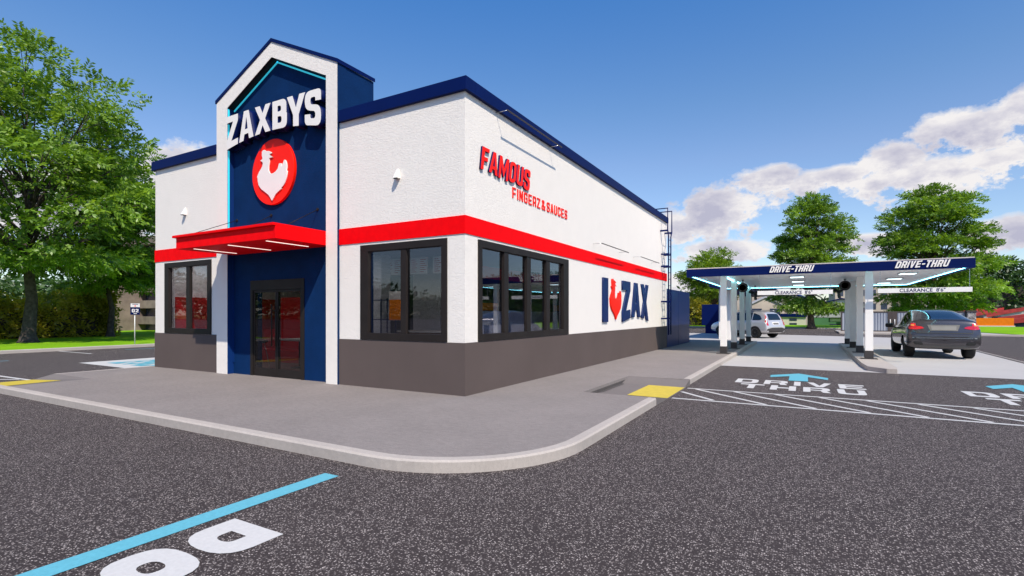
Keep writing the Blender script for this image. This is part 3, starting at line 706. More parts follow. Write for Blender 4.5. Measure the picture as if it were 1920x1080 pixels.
# ladder
ld=empty('roof_ladder',(.3,15.2,S),'navy steel ladder with a walk-through top at the far end of the side wall','ladder')
for yl,yu,s_ in ((14.98,14.82,-1),(15.42,15.61,1)):
    MB().tube([(.32,yl,.75),(.32,yl,5.05),(.32,yu,5.3),(.32,yu,6.23),(-.85,yu,6.23),(-.85,yu,5.45)],.028,8).build('rail',M['navy'],ld)
for k in range(16): MB().tube([(.32,14.98,.9+k*.285),(.32,15.42,.9+k*.285)],.012,6).build('rung',M['navy'],ld)
for zz,ya,yb in ((5.27,14.82,15.61),(4.27,14.98,15.42),(3.74,14.98,15.42),(2.2,14.98,15.42),(1.46,14.98,15.42)):
    for yy in (ya,yb): MB().box(0.001,.34,yy-.03,yy+.03,zz-.035,zz+.035,.004).build('standoff',M['navy'],ld)
# navy enclosure at the rear
en=empty('storage_enclosure',(-2,18.6,S),'tall plain navy panel enclosure behind the building beside the walk','enclosure')
for a,b_ in ((YB+.02,18.41),(18.45,21.28)):
    MB().box(-.06,.02,a,b_,S+.002,2.81,.01).build('panel',M['navy2'],en)
MB().box(-4.499,-.07,21.2,21.28,S,2.80).build('panel',M['navy2'],en)
e2=MB(); e2.box(-4.6,-4.5,YB+.02,21.28,S,2.80); e2.build('frame',M['navy'],en); MB().box(-.05,.0,18.38,18.48,S,2.78).build('mullion',M['navy'],en)

# ------------------------------------------------------------------ interior seen through the glass
def thing_mesh(mb,name,mats,label,cat,group=None): return tag(mb.build(name,mats),label,cat,group)
ip=MB(); ip.box(-10.56,-10.46,.3,4.5,S+.004,2.15); thing_mesh(ip,'interior_screen',M['int_red'],'red partition behind the window left of the door','partition')
pr=MB(); pr.box(-9.95,-8.7,3.3,3.4,S+.004,2.2); thing_mesh(pr,'interior_screen',M['int_red'],'red partition behind the glass entrance doors','partition')
bq=empty('dining_booth',(-8.8,2.7,S),'low red booth bench behind the glass entrance doors','bench')
MB().box(-10.4,-6.6,2.6,3.1,S+.004,.55,.02).build('seat',M['int_red'],bq); MB().box(-10.4,-6.6,3.11,3.25,S+.004,1.15,.02).build('backrest',M['int_red'],bq)
ct=empty('service_counter',(-3,3.25,S),'service counter with orange wood front inside the front window','counter')
MB().box(-4.3,-1.8,3.0,3.5,S+.004,1.15,.01).build('counter_front',M['wood'],ct); MB().box(-4.35,-1.75,2.95,3.55,1.151,1.2,.01).build('countertop',M['cream'],ct)
pc=MB(); pc.box(-4.86,-4.38,2.4,2.75,S+.004,3.25); thing_mesh(pc,'interior_pillar',M['tile'],'white tiled pillar inside the front window','pillar')
pw=MB(); pw.box(-4.6,-3.6,3.95,4.05,S+.004,3.0); thing_mesh(pw,'tiled_partition',M['tile'],'white tiled kitchen partition behind the counter','partition')
dk=MB(); dk.box(XL+T+.01,-T-.01,8.6,8.7,S+.004,3.25); thing_mesh(dk,'dining_partition',M['int_wall'],'dark blue back partition of the dining room','partition')
def menu(x,y,w_,label,rot=0):
    t=empty('menu_board',(x,y,2.96),label,'menu board','menu boards over the counter',rz=rot)
    MB().box(-w_/2,w_/2,0,.04,-.2,.26,.005).build('panel',M['sign_white'],t,local=True)
    tx=MB()
    for i in range(7):
        for j in range(2):
            xx=-w_/2+.06+j*w_*.5; ln=w_*.36*(.6+.4*((i*7+j*3)%5)/4); tx.box(xx,xx+ln,-.004,-.001,.2-i*.055-.016,.2-i*.055)
    tx.build('print',M['int_red'],t,local=True)
menu(-4.70,3.2,.62,'white menu board over the tall poster'); menu(-3.82,3.25,.62,'white menu board in the middle behind the window mullion'); menu(-3.05,3.3,.62,'white menu board nearest the building corner')
ps=empty('poster',(-3.15,1.6,1.4),'orange and cream food poster inside the front window','poster')
MB().box(-3.34,-2.92,1.58,1.60,1.50,2.2,.003).build('sheet',M['cream'],ps); MB().box(-3.33,-2.93,1.572,1.579,1.51,2.0).build('print',M['orange'],ps)
# shelf frame in blue
sf=MB()
for z in (.4,.95,1.5,2.0): sf.box(-4.2,-3.7,1.9,2.2,z,z+.02)
for x in (-4.2,-3.7):
    for y in (1.9,2.2): sf.box(x-.012,x+.012,y-.012,y+.012,S+.004,2.05)
thing_mesh(sf,'display_rack',M['navy2'],'blue wire display rack behind the left pane of the front window','rack')
for k,(x,y,l_) in enumerate(((-1.9,.95,'unseen fill light added just inside the front window'),(-5.4,.95,'unseen fill light added inside the entrance doors'),(-9.2,.95,'unseen fill light added behind the window left of the door'))):  # light panels added out of view to brighten the interior
    cl=MB(); cl.box(x-1.0,x+1.0,y-.25,y+.25,3.20,3.249,.004); o=empty('light_panel',(x,y,3.2),l_,'fill light','added fill lights in the dining room'); cl.build('housing',M['sign_white'],o); MB().box(x-.95,x+.95,y-.2,y+.2,3.19,3.199).build('diffuser',M['fill_led'],o)
# stool + table by the door
stl=empty('bar_stool',(-7.7,1.15,S),'dark high stool with splayed thin legs behind the left door leaf','stool')
sb=MB(); sb.lathe([(.17,0),(.2,.03),(.2,.06),(.17,.08)],(-7.7,1.15,.85),'z',20); sb.build('seat',M['blackpl'],stl)
for a in range(4):
    t=R(45+90*a); MB().tube([(-7.7+.1*math.cos(t),1.15+.1*math.sin(t),.86),(-7.7+.25*math.cos(t),1.15+.25*math.sin(t),S+.006)],.012,6).build('leg',M['metal'],stl)
tb=empty('dining_table',(-7.0,1.9,S),'pale dining table behind the right door leaf','table')
MB().box(-7.5,-6.5,1.55,2.25,.90,.95,.01).build('tabletop',M['cream'],tb)
MB().lathe([(.25,0),(.25,.02),(.04,.04),(.04,.765)],(-7.0,1.9,S+.005),'z',18).build('leg',M['blackpl'],tb)
# side window: low ledge and red bar added as the canopy's reflection, with lettering-like orange panels
bn=MB(); bn.box(-1.1,-1.0,.9,12,S+.004,1.72); thing_mesh(bn,'window_bench',M['lav'],'grey bench back running along the side windows','bench')
hd=MB(); hd.box(-1.3,-1.2,1.9,9.5,2.52,2.80); thing_mesh(hd,'canopy_reflection_bar',M['int_red'],'added red bar standing for the canopy reflection in the side windows','header')  # solid bar stands in for a reflection of the canopy in the glass
for k,(y,lab) in enumerate(((2.3,'orange wall panel behind the first side pane'),(6.6,'orange wall panel behind the last side pane'))):
    op=MB(); op.box(-1.26,-1.21,y,y+.9,1.74,1.92); thing_mesh(op,'wall_panel',M['orange'],lab,'panel')
# ------------------------------------------------------------------ drive-through canopy
CX0,CX1,CY0,CY1,CZ0,CZ1=1.5,10.0,12.77,24.5,3.07,3.37
cn=empty('drive_through_canopy',(5.75,18.6,0),'long flat navy edged canopy on two rows of white posts over the drive lanes','canopy')
f=MB(); th=.06
f.box(CX0,CX1,CY0,CY0+th,CZ0,CZ1,.004); f.box(CX0,CX1,CY1-th,CY1,CZ0,CZ1,.004); f.box(CX0,CX0+th,CY0+th+.001,CY1-th-.001,CZ0,CZ1,.004); f.box(CX1-th,CX1,CY0+th+.001,CY1-th-.001,CZ0,CZ1,.004)
f.build('fascia',M['navy'],cn)
f=MB(); f.box(CX0+.02,CX1-.02,CY0+.02,CY1-.02,CZ1+.001,CZ1+.035,.004); f.build('roof_edge',plain('pale_roof_edge',(.62,.55,.50),.5),cn)
MB().box(CX0+th,CX1-th,CY0+th,CY1-th,CZ0+.07,CZ0+.11).build('soffit',M['soffit'],cn)
f=MB(); q=CZ0+.05; w2=.016
f.box(CX0+th+.01,CX1-th-.01,CY0+th+.005,CY0+th+w2,q,q+.02); f.box(CX0+th+.01,CX1-th-.01,CY1-th-w2,CY1-th-.005,q,q+.02)
f.box(CX0+th+.005,CX0+th+w2,CY0+.15,CY1-.15,q,q+.02); f.box(CX1-th-w2,CX1-th-.005,CY0+.15,CY1-.15,q,q+.02)
f.build('light_strip',M['cyan_led2'],cn)
f=MB(); f.box(2.70,2.76,13.7,23.6,CZ0+.03,CZ0+.06); f.build('light_strip',M['cyan_led3'],cn)

for px in (5.05,8.55):
    for py in (15.4,18.6,21.8):
        l_=MB(); l_.box(px-.12,px+.42,py-.3,py+.3,CZ0+.035,CZ0+.069,.004); lo=l_.build('light_panel',M['metal'],cn)
        MB().box(px-.08,px+.38,py-.26,py+.26,CZ0+.028,CZ0+.034).build('diffuser',M['soffit_led'],lo)
for (px,ys) in ((2.745,[13.38+3.37*k for k in range(4)]),(7.365,[13.28+3.36*k for k in range(4)])):
    for py in ys:
        p=MB(); hw=.112; p.box(px-hw,px+hw,py,py+.2,S+.28,CZ0+.068,.006); po=p.build('post',M['post'],cn)
        b_=MB(); b_.box(px-hw-.012,px+hw+.012,py-.012,py+.212,S+.02,S+.279,.006); b_.box(px-hw-.13,px+hw+.13,py-.1,py+.3,S+.003,S+.022,.003); b_.build('post_base',M['darkgrey'],po)
# clearance bars
for x0,x1,l_ in ((3.96,6.31,'white clearance bar hanging over the lane nearest the building'),(7.58,9.97,'white clearance bar hanging over the outer lane')):
    t=empty('clearance_bar',((x0+x1)/2,13.0,2.43),l_,'clearance bar','clearance bars under the canopy')
    yb=12.98
    MB().box(x0,x1,yb,yb+.07,2.345,2.495,.004).build('bar',M['post'],t)
    for xx in (x0+.06,x1-.06):
        c_=MB()
        for k in range(19): 
            z=2.495+k*.03; a=.009
            c_.box(xx-(a if k%2 else .003),xx+(a if k%2 else .003),yb+.035-(.003 if k%2 else a),yb+.035+(.003 if k%2 else a),z,z+.033)
        c_.build('chain',M['metal'],t)
    xa=x0+.57; 
    flat_text('lettering',"CLEARANCE  8'6\"",.14,lambda u,v,W,xa=xa:(xa+u*1.17/W,yb-.003,2.368+v*1.12),M['navy'],t)
# DRIVE-THRU letters
for x0,l_ in ((4.36,'white slanted DRIVE-THRU letters over the lane nearest the building'),(8.0,'white slanted DRIVE-THRU letters over the outer lane')):
    fm=[]; L_,W_=lay('DRIVE-THRU',{'*':.60,'I':.2,'-':.36,'T':.58,'V':.62},.21,.19,.11,.2)
    for ch,x,cs in L_:
        fm.append(shape_mesh(cs,1,lambda u,v,d,x0=x0:(x0+u*1.33/W_+v*.075,CY0-.001-.03*d,3.135+v*.215+.004*math.sin(u*9))))
    o=link('lane_sign',join(fm),[M['sign_white'],M['sign_white']]); tag(o,l_,'sign','lane signs on the canopy fascia')
# fans
def fan(x,y,zc,blades,label,rzv=0,sc_=1.0):
    t=empty('hanging_fan',(x,y,zc),label,'fan','black fans hanging under the canopy',rz=rzv)
    top=CZ0+.068-zc
    MB().tube([(0,0,.05),(0,0,top-.02)],.018,8).lathe([(.05,top-.03),(.05,top-.001)],(0,0,0),'z',12).build('rod',M['blackpl'],t,local=True)
    h=MB(); h.lathe([(.05,-.09),(.085,-.05),(.085,.06),(.04,.1)],(0,0,0),'y',16); h.build('motor',M['blackpl'],t,local=True)
    if blades:
        for k in range(3):
            a=R(35+120*k); d=Vector((math.cos(a),0,math.sin(a))); s_=Vector((-math.sin(a),0,math.cos(a)))
            b_=MB(); p=[d*.06-s_*.05+Vector((0,-.02,0)),d*.30-s_*.09+Vector((0,-.05,0)),d*.34+s_*.02,d*.30+s_*.09+Vector((0,.05,0)),d*.06+s_*.05+Vector((0,.02,0))]
            b_.prism(p,(0,.012,0)); b_.build('blade',M['blackpl'],t,local=True)
    else:
        c_=MB(); c_.lathe([(.19,-.09),(.21,-.07),(.21,.07),(.19,.09)],(0,0,0),'y',24); c_.build('housing',M['blackpl'],t,local=True)
        g_=MB()
        for k in range(4): g_.lathe([(.05+.04*k-.004,-.10),(.05+.04*k+.004,-.10),(.05+.04*k+.004,-.096)],(0,0,0),'y',20)
        g_.build('guard',M['darkgrey'],t,local=True)
fan(3.12,16.6,2.80,False,'round black fan beside the second post of the row nearest the building')
fan(3.20,22.0,2.72,True,'black fan with open blades near the far post of the inner row',.3)
fan(6.95,18.1,2.86,False,'round black fan above the right end of the first clearance bar')
fan(6.93,22.2,2.75,True,'black fan with open blades near the far post of the island row',.2)

# second small canopy behind
pk=empty('pickup_canopy',(.86,36,0),'small navy roof on broad white columns behind the drive-through canopy','canopy')
for y in (28.6,44.0):
    MB().box(.52,1.2,y,y+.75,.0,3.29,.01).build('column',M['post'],pk)
MB().prism([(x,27.4,z) for x,z in ((.1,3.42),(.9,3.27),(1.6,3.27),(3.5,3.52),(3.5,3.66),(1.6,3.52),(.9,3.52),(.1,3.62))],(0,18.5,0)).build('roof',M['navy'],pk)
nb=empty('menu_board',(-1.5,38.8,0),'large blank navy order board back with a narrower foot, beside the silver car','order board')
MB().box(-2.21,-.55,38.6,38.9,.69,2.47,.02).build('panel',M['navy'],nb); MB().box(-1.93,-.7,38.65,38.85,.0,.689,.01).build('foot',M['navy'],nb)
# slot sign 02
sg=empty('parking_sign',(-23.68,5.25,S),'small navy and white sign reading 02 on a thin white pole at the verge','sign')
MB().tube([(-23.68,5.25,S),(-23.68,5.25,2.1)],.022,10).build('pole',M['post'],sg)
rot=lambda u,v,d:(-23.64+.0,5.25+u,v)
a=R(-28); ux,uy=math.cos(a+R(90))*1,math.sin(a+R(90))
def sp(u,v,d): # facing +x towards the lot
    return (-23.64+d*.012,5.25+u,v)
MB().box(-23.655,-23.64,5.04,5.46,1.62,2.19,.004).build('plate',M['navy'],sg)
MB().box(-23.639,-23.636,5.045,5.455,2.0,2.185).build('header',M['sign_white'],sg)
fm=[]
for k,ch in enumerate('02'):
    fm.append(shape_mesh(glyph(ch,.66,.24,.2),1,lambda u,v,d,k=k:(-23.639+.004*d,5.10+k*.165+u*.2,1.74+v*.17)))
link('numerals',join(fm),[M['sign_white'],M['sign_white']],sg)
MB().box(-23.635,-23.632,5.12,5.38,2.13,2.155).box(-23.639,-23.635,5.18,5.32,1.66,1.69,mi=1).box(-23.635,-23.632,5.22,5.27,2.03,2.09,mi=2).build('print',[M['navy'],M['sign_white'],M['red_sign']],sg)

# ------------------------------------------------------------------ road markings
mk={'paint_w':MB(),'paint_c':MB()}
def line(x0,y0,x1,y1,wd,m='paint_w',z=.005):
    a=Vector((x0,y0,0)); b_=Vector((x1,y1,0)); d=(b_-a).normalized(); n=Vector((-d.y,d.x,0))*wd/2
    mk[m].poly([(p.x,p.y,z) for p in (a-n,b_-n,b_+n,a+n)])
# crossing hatch
xe=24
line(3.2,4.03,xe,4.14,.09); line(3.2,2.49,xe,2.46,.09)
line(3.2,3.42,3.95,2.58,.085,z=.007)
k=0; x=3.40
while x<xe-2:
    line(x,3.96,x+1.46,2.55,.085,z=.007); x+=.775
line(1.25,-4.18,1.25,-14,.2,'paint_c')
# far side bays
line(-23.4,2.14,-20.3,2.14,.11); line(-22.02,4.11,-21.72,5.5,.12,'paint_c'); line(-21.72,5.5,-21.5,9,.12,'paint_c')
line(-24+1,-3.6,-20.3,-3.6,.11); line(-23.0,7.9,-20.3,7.9,.11)
line(-19.2,-2.0,-19.0,-.8,.12,'paint_c')
line(-11.4,-2.62,-16,-2.75,.1); line(-11.75,-2.68,-13.2,-3.7,.12,z=.007)
mk['paint_w'].poly([(x,y,.005) for x,y in [(-15.85,.05),(-11.3,-.05),(-11.3,2.6),(-15.95,2.6)]])
# cyan accessibility block: lettered pattern of blocks
for i in range(7):
    for j in range(4):
        x=-15.0+i*.52; y=.5+j*.46
        if (i+j)%3==0: mk['paint_c'].poly([(x,y,.009),(x+.47,y,.009),(x+.47,y+.40,.009),(x,y+.40,.009)])
        else:
            mk['paint_c'].poly([(x,y,.009),(x+.16,y,.009),(x+.16,y+.42,.009),(x,y+.42,.009)])
            mk['paint_c'].poly([(x+.161,y+.27,.009),(x+.48,y+.27,.009),(x+.48,y+.42,.009),(x+.161,y+.42,.009)])
# far pale strips
line(-9,35.9,-1,35.5,.14,z=.012); line(-8,33.0,-.5,32.5,.12,z=.012)
o=mk['paint_w'].build('road_marking',M['paint_w'],fix=False); tag(o,kind='structure')
o=mk['paint_c'].build('road_marking',M['paint_c'],fix=False); tag(o,kind='structure')
def ground_letters(text,fn,widths,s,t,gap,mat,r=.2):
    L_,W_=lay(text,widths,s,t,gap,r); ms=[]
    for ch,x,cs in L_: ms.append(shape_mesh(cs,1,lambda u,v,d:fn(u,v,W_),flat=True))
    o=link('road_marking',join(ms),[M[mat]]); tag(o,kind='structure'); return o
for dx in (0,4.37):
    ground_letters('DRIVE',lambda u,v,W:(3.99+dx+u*2.65/W+.0,5.66+v*.80,.006),{'*':.95,'I':.26},.26,.22,.26,'paint_w',.25)
    ground_letters('THRU',lambda u,v,W:(4.16+dx+u*2.42/W,4.70+v*.78,.0085),{'*':.95},.26,.22,.26,'paint_w',.25)
    ar=MB(); X=5.33+dx
    ar.poly([(x,y,.0105) for x,y in [(X-.21,6.6),(X+.21,6.6),(X+.21,7.62),(X+.64,7.16),(X+.66,7.62),(X,8.42),(X-.66,7.66),(X-.64,7.16),(X-.21,7.62)]])
    tag(ar.build('road_marking',M['paint_c'],fix=False),kind='structure')
# big letters along the near bay: read along -y, top of letters towards +x
ground_letters('DO',lambda u,v,W:(1.48+v*.60,-5.36-u*.44,.006),{'D':1.04,'O':1.04},.36,.35,.16,'paint_w',.36)
# ------------------------------------------------------------------ vehicles
def car_body(stations):
    bm=bmesh.new(); rings=[]
    for (y,z0,w_,zb,wt,zt) in stations:
        h=zt-zb; k=max(0,min(1,h/.35)); zm=z0+(zb-z0)*.52
        half=[(0,z0),(w_*.70,z0),(w_*.93,z0+.05),(w_*.995,z0+.17),(w_*1.0,zm),(w_*.985,zb-.06),(w_*.955,zb),
              (wt+(w_*.955-wt)*.80,zb+h*.12),(wt+(w_*.955-wt)*.20,zt-h*.22-.01),(wt*.97,zt-.045*k-.006),(wt*.80,zt-.006),(wt*.4,zt+.012),(0,zt+.016)]
        ring=[bm.verts.new((x,y,z)) for x,z in half]+[bm.verts.new((-x,y,z)) for x,z in half[-2:0:-1]]
        rings.append(ring)
    n=len(rings[0])
    for a,b_ in zip(rings,rings[1:]):
        for i in range(n): bm.faces.new((a[i],a[(i+1)%n],b_[(i+1)%n],b_[i]))
    for r_ in (rings[0],rings[-1]):
        # cap with a quad strip left-right
        m=n//2
        for i in range(m):
            q=[r_[i],r_[i+1],r_[(n-i-1)%n],r_[(n-i)%n]]
            q2=[]; [q2.append(v) for v in q if v not in q2]
            if len(q2)>2:
                try: bm.faces.new(q2)
                except ValueError: pass
    bmesh.ops.recalc_face_normals(bm,faces=bm.faces)
    for f in bm.faces: f.smooth=True
    me=bpy.data.meshes.new('b'); bm.to_mesh(me); bm.free()
    ob=bpy.data.objects.new('b',me); col.objects.link(ob)
    md=ob.modifiers.new('s','SUBSURF'); md.levels=2; md.render_levels=2
    return ob
def bake(ob):
    bpy.context.view_layer.update()
    dg=bpy.context.evaluated_depsgraph_get(); me=bpy.data.meshes.new_from_object(ob.evaluated_get(dg)); bpy.data.objects.remove(ob); return me
def patch(bvh,cont,plane,direction,offs=.006,cuts=3,thick=.0):
    """project the outline (in plane coords) onto the body; plane 'xz' seen along +y or -y, 'yz' seen along x"""
    cu=bpy.data.curves.new('t','CURVE'); cu.dimensions='2D'; cu.fill_mode='BOTH'
    pts=contour(cont,.06); sp=cu.splines.new('POLY'); sp.points.add(len(pts)-1)
    for i,p in enumerate(pts): sp.points[i].co=(p.x,p.y,0,1)
    sp.use_cyclic_u=True
    ob=bpy.data.objects.new('t',cu); me=bpy.data.meshes.new_from_object(ob); bpy.data.objects.remove(ob); bpy.data.curves.remove(cu)
    bm=bmesh.new(); bm.from_mesh(me); bmesh.ops.remove_doubles(bm,verts=bm.verts,dist=1e-5)
    for _ in range(cuts):
        bmesh.ops.subdivide_edges(bm,edges=[e for e in bm.edges if e.calc_length()>.05],cuts=1); bmesh.ops.triangulate(bm,faces=bm.faces)
    d=Vector(direction); last=None
    for v in bm.verts:
        u,w_=v.co.x,v.co.y
        if plane=='xz': org=Vector((u,0,w_))-d*12
        else: org=Vector((0,u,w_))-d*12
        hit,nrm,_,_=bvh.ray_cast(org,d)
        if hit is None:
            hit=last if last is not None else org+d*12; v.co=Vector(hit)
        else: 
            v.co=hit-d*offs; last=v.co.copy()
    for f in bm.faces: f.smooth=True
    bmesh.ops.recalc_face_normals(bm,faces=bm.faces)
    me2=bpy.data.meshes.new('patch'); bm.to_mesh(me2); bm.free(); bpy.data.meshes.remove(me); return me2
def wheels(root,track,ax,r,wdt,spokes):
    for yy in ax:
        for s_ in (-1,1):
            x=s_*track
            t=MB(); t.lathe([(r*.62,-wdt/2),(r*.9,-wdt/2),(r*.985,-wdt/2+.03),(r,-wdt/2+.06),(r,wdt/2-.06),(r*.985,wdt/2-.03),(r*.9,wdt/2),(r*.62,wdt/2)],(x,yy,r),'x',36)
            wo=t.build('wheel',M['rubber'],root,local=True)
            q=MB(); xf=x+s_*wdt*.5
            q.lathe([(r*.66,0),(r*.62,s_*.008)],(xf-s_*.055,yy,r),'x',28,mi=1)
            for i in range(28):
                a0=2*math.pi*i/28; a1=2*math.pi*(i+1)/28
                P=lambda rr,a,dx:(xf+dx,yy+rr*math.cos(a),r+rr*math.sin(a))
                q.poly([P(r*.66,a0,-s_*.045),P(r*.66,a1,-s_*.045),P(r*.70,a1,s_*.004),P(r*.70,a0,s_*.004)])
                q.poly([P(r*.60,a0,-s_*.012),P(r*.60,a1,-s_*.012),P(r*.67,a1,s_*.006),P(r*.67,a0,s_*.006)])
            for k in range(spokes):
                a=2*math.pi*k/spokes; d=Vector((0,math.cos(a),math.sin(a))); e_=Vector((0,-math.sin(a),math.cos(a))); c=Vector((xf-s_*.03,yy,r))
                q.prism([c+d*r*.10-e_*.028,c+d*r*.62-e_*.016,c+d*r*.62+e_*.016,c+d*r*.10+e_*.028],(s_*.024,0,0))
            q.lathe([(.055,0),(.05,s_*.012)],(xf-s_*.012,yy,r),'x',14)
            q.build('rim',[M['rim'],M['blackpl']],wo,local=True)
def make_car(name,label,loc,rz,scale,st,paint,track,ax,r,wdt,patches,group=None,archr=.42,cladding=None,spokes=7,tall=1):
    root=empty(name,loc,label,'car',group,rz); root.scale=(scale,)*3
    ob=car_body(st)
    solid=bake(ob); bm=bmesh.new(); bm.from_mesh(solid); bvh=BVHTree.FromBMesh(bm)
    # wheel arches
    ob=bpy.data.objects.new('b',solid); col.objects.link(ob); cut=[]
    for yy in ax:
        c=MB(); c.lathe([(archr,-1.6),(archr,1.6)],(0,yy,r-.01),'x',40); 
        me=bpy.data.meshes.new('c'); c.bm.normal_update(); bmesh.ops.recalc_face_normals(c.bm,faces=c.bm.faces); c.bm.to_mesh(me); c.bm.free()
        co_=bpy.data.objects.new('c',me); col.objects.link(co_); cut.append(co_)
        md=ob.modifiers.new('x','BOOLEAN'); md.operation='DIFFERENCE'; md.object=co_; md.solver='EXACT'
    me=bake(ob)
    for c in cut: bpy.data.objects.remove(c)
    body=link('body',me,[paint,M['blackpl']],root,local=True)
    # dark wheel wells / floor
    for p in me.polygons:
        c=p.center
        for yy in ax:
            if math.hypot(c.y-yy,c.z-(r-.01))<archr+.004 and abs(p.normal.x)<.5: p.material_index=1; p.use_smooth=False
    for item in patches:
        nm_,mat,cont,plane,d=item[:5]; off_=item[5] if len(item)>5 else .006
        link(nm_,patch(bvh,cont,plane,d,off_),[mat],root,local=True)
    bm.free()
    wheels(root,track,ax,r,wdt,spokes)
    return root,bvh
mir=lambda c:[(-p[0],)+tuple(p[1:]) for p in c][::-1]
BK=(0,1,0); LF=(1,0,0); RT=(-1,0,0)
# dark coupe SUV
stA=[(0,.52,.72,.68,.62,.76),(.03,.44,.88,.80,.74,.90),(.09,.37,.965,.93,.82,1.04),(.15,.34,.99,1.0,.86,1.22),(.22,.33,1.0,1.06,.86,1.325),(.34,.32,1.0,1.10,.82,1.345),(.75,.31,1.0,1.12,.72,1.47),(1.3,.30,.995,1.11,.655,1.62),(1.9,.29,.99,1.08,.63,1.70),(2.5,.29,.985,1.05,.63,1.715),(2.95,.29,.985,1.02,.62,1.66),(3.4,.29,.985,1.0,.66,1.42),(3.85,.30,.98,.97,.74,1.13),(4.4,.32,.95,.90,.76,1.0),(4.75,.37,.86,.76,.70,.86),(4.88,.46,.68,.64,.55,.72)]
tailA=[(.52,1.04,.03),(.74,1.00,.02),(.93,1.01,.04),(.965,1.14,.03),(.90,1.22,.03),(.75,1.21,.02),(.74,1.12,.02),(.58,1.10,.04)]
PA=[('spoiler_lip',M['blackpl'],[(-.80,1.325,.01),(.80,1.325,.01),(.79,1.345,.01),(-.79,1.345,.01)],'xz',BK,.010),
 ('bumper_crease',M['metal'],[(-.86,.705,.01),(.86,.705,.01),(.86,.718,.01),(-.86,.718,.01)],'xz',BK,.006),
 ('bumper_seam',M['blackpl'],[(-.95,.80,.005),(-.78,.80,.005),(-.78,.81,.005),(-.95,.81,.005)],'xz',BK,.007),
 ('rear_window',M['carglass'],[(-.70,1.365,.04),(.70,1.365,.04),(.50,1.62,.08),(-.50,1.62,.08)],'xz',BK,.006),
 ('tail_light',M['taillight'],tailA,'xz',BK,.014),('tail_light',M['taillight'],mir(tailA),'xz',BK,.014),
 ('tail_light_lens',M['amber'],[(.79,1.12),(.88,1.12),(.88,1.17),(.79,1.17)],'xz',BK,.022),('tail_light_lens',M['amber'],mir([(.79,1.12),(.88,1.12),(.88,1.17),(.79,1.17)]),'xz',BK,.022),
 ('tailgate_seam',M['blackpl'],[(-.74,.865,.02),(.74,.865,.02),(.75,.90,.01),(-.75,.90,.01)],'xz',BK,.008),
 ('tailgate_seam',M['blackpl'],[(-.755,.88),(-.742,.88),(-.735,1.21),(-.747,1.21)],'xz',BK,.008),('tailgate_seam',M['blackpl'],[(.742,.88),(.755,.88),(.747,1.21),(.735,1.21)],'xz',BK,.008),
 ('plate_recess',M['plastic'],[(-.36,.955,.02),(.36,.955,.02),(.44,1.16,.03),(-.44,1.16,.03)],'xz',BK,.012),
 ('number_plate',M['plate'],[(-.32,.985,.01),(.32,.985,.01),(.34,1.115,.01),(-.34,1.115,.01)],'xz',BK,.020),
 ('diffuser',M['plastic'],[(-.70,.40,.04),(.70,.40,.04),(.62,.47,.03),(-.62,.47,.03)],'xz',BK,.006),
 ('exhaust',M['blackpl'],[(.56,.48,.04),(.80,.48,.04),(.84,.585,.04),(.60,.585,.04)],'xz',BK,.016),('exhaust',M['blackpl'],mir([(.56,.48,.04),(.80,.48,.04),(.84,.585,.04),(.60,.585,.04)]),'xz',BK,.016)]
for d,sg_ in ((LF,1),(RT,-1)):
    PA+=[('side_window',M['carglass'],[(.95,1.20,.05),(1.15,1.44,.08),(1.7,1.56,.06),(1.92,1.585),(1.92,1.15)],'yz',d,.006),
     ('side_window',M['carglass'],[(1.99,1.145),(1.99,1.59),(2.5,1.60,.05),(2.85,1.53,.05),(3.25,1.16,.04),(3.25,1.10)],'yz',d,.006)]
carA,_=make_car('dark_car','dark graphite coupe SUV standing in the outer drive-through lane',(9.87,16.15,.006),0,1.08,stA,M['car_dark'],.82,(.98,3.92),.375,.27,PA,'cars at the drive-through',archr=.425)
for s_ in (-1,1):
    x=s_*.99
    m_=MB(); m_.box(min(x,x+s_*.26),max(x,x+s_*.26),3.22,3.36,1.0,1.16,.05); 
    for v in m_.bm.faces: v.smooth=True
    m_.tube([(s_*.9,3.28,.98),(s_*1.02,3.28,1.05)],.03,8); m_.build('mirror',M['blackpl'],carA,local=True)
    p=MB(); p.lathe([(.055,-.02),(.06,.1)],(s_*.70,.0+.06,.532),'y',16); p.lathe([(.045,-.024),(.045,-.021)],(s_*.70,.06,.532),'y',16,mi=1); p.build('exhaust_tip',[M['metal'],M['blackpl']],carA,local=True)
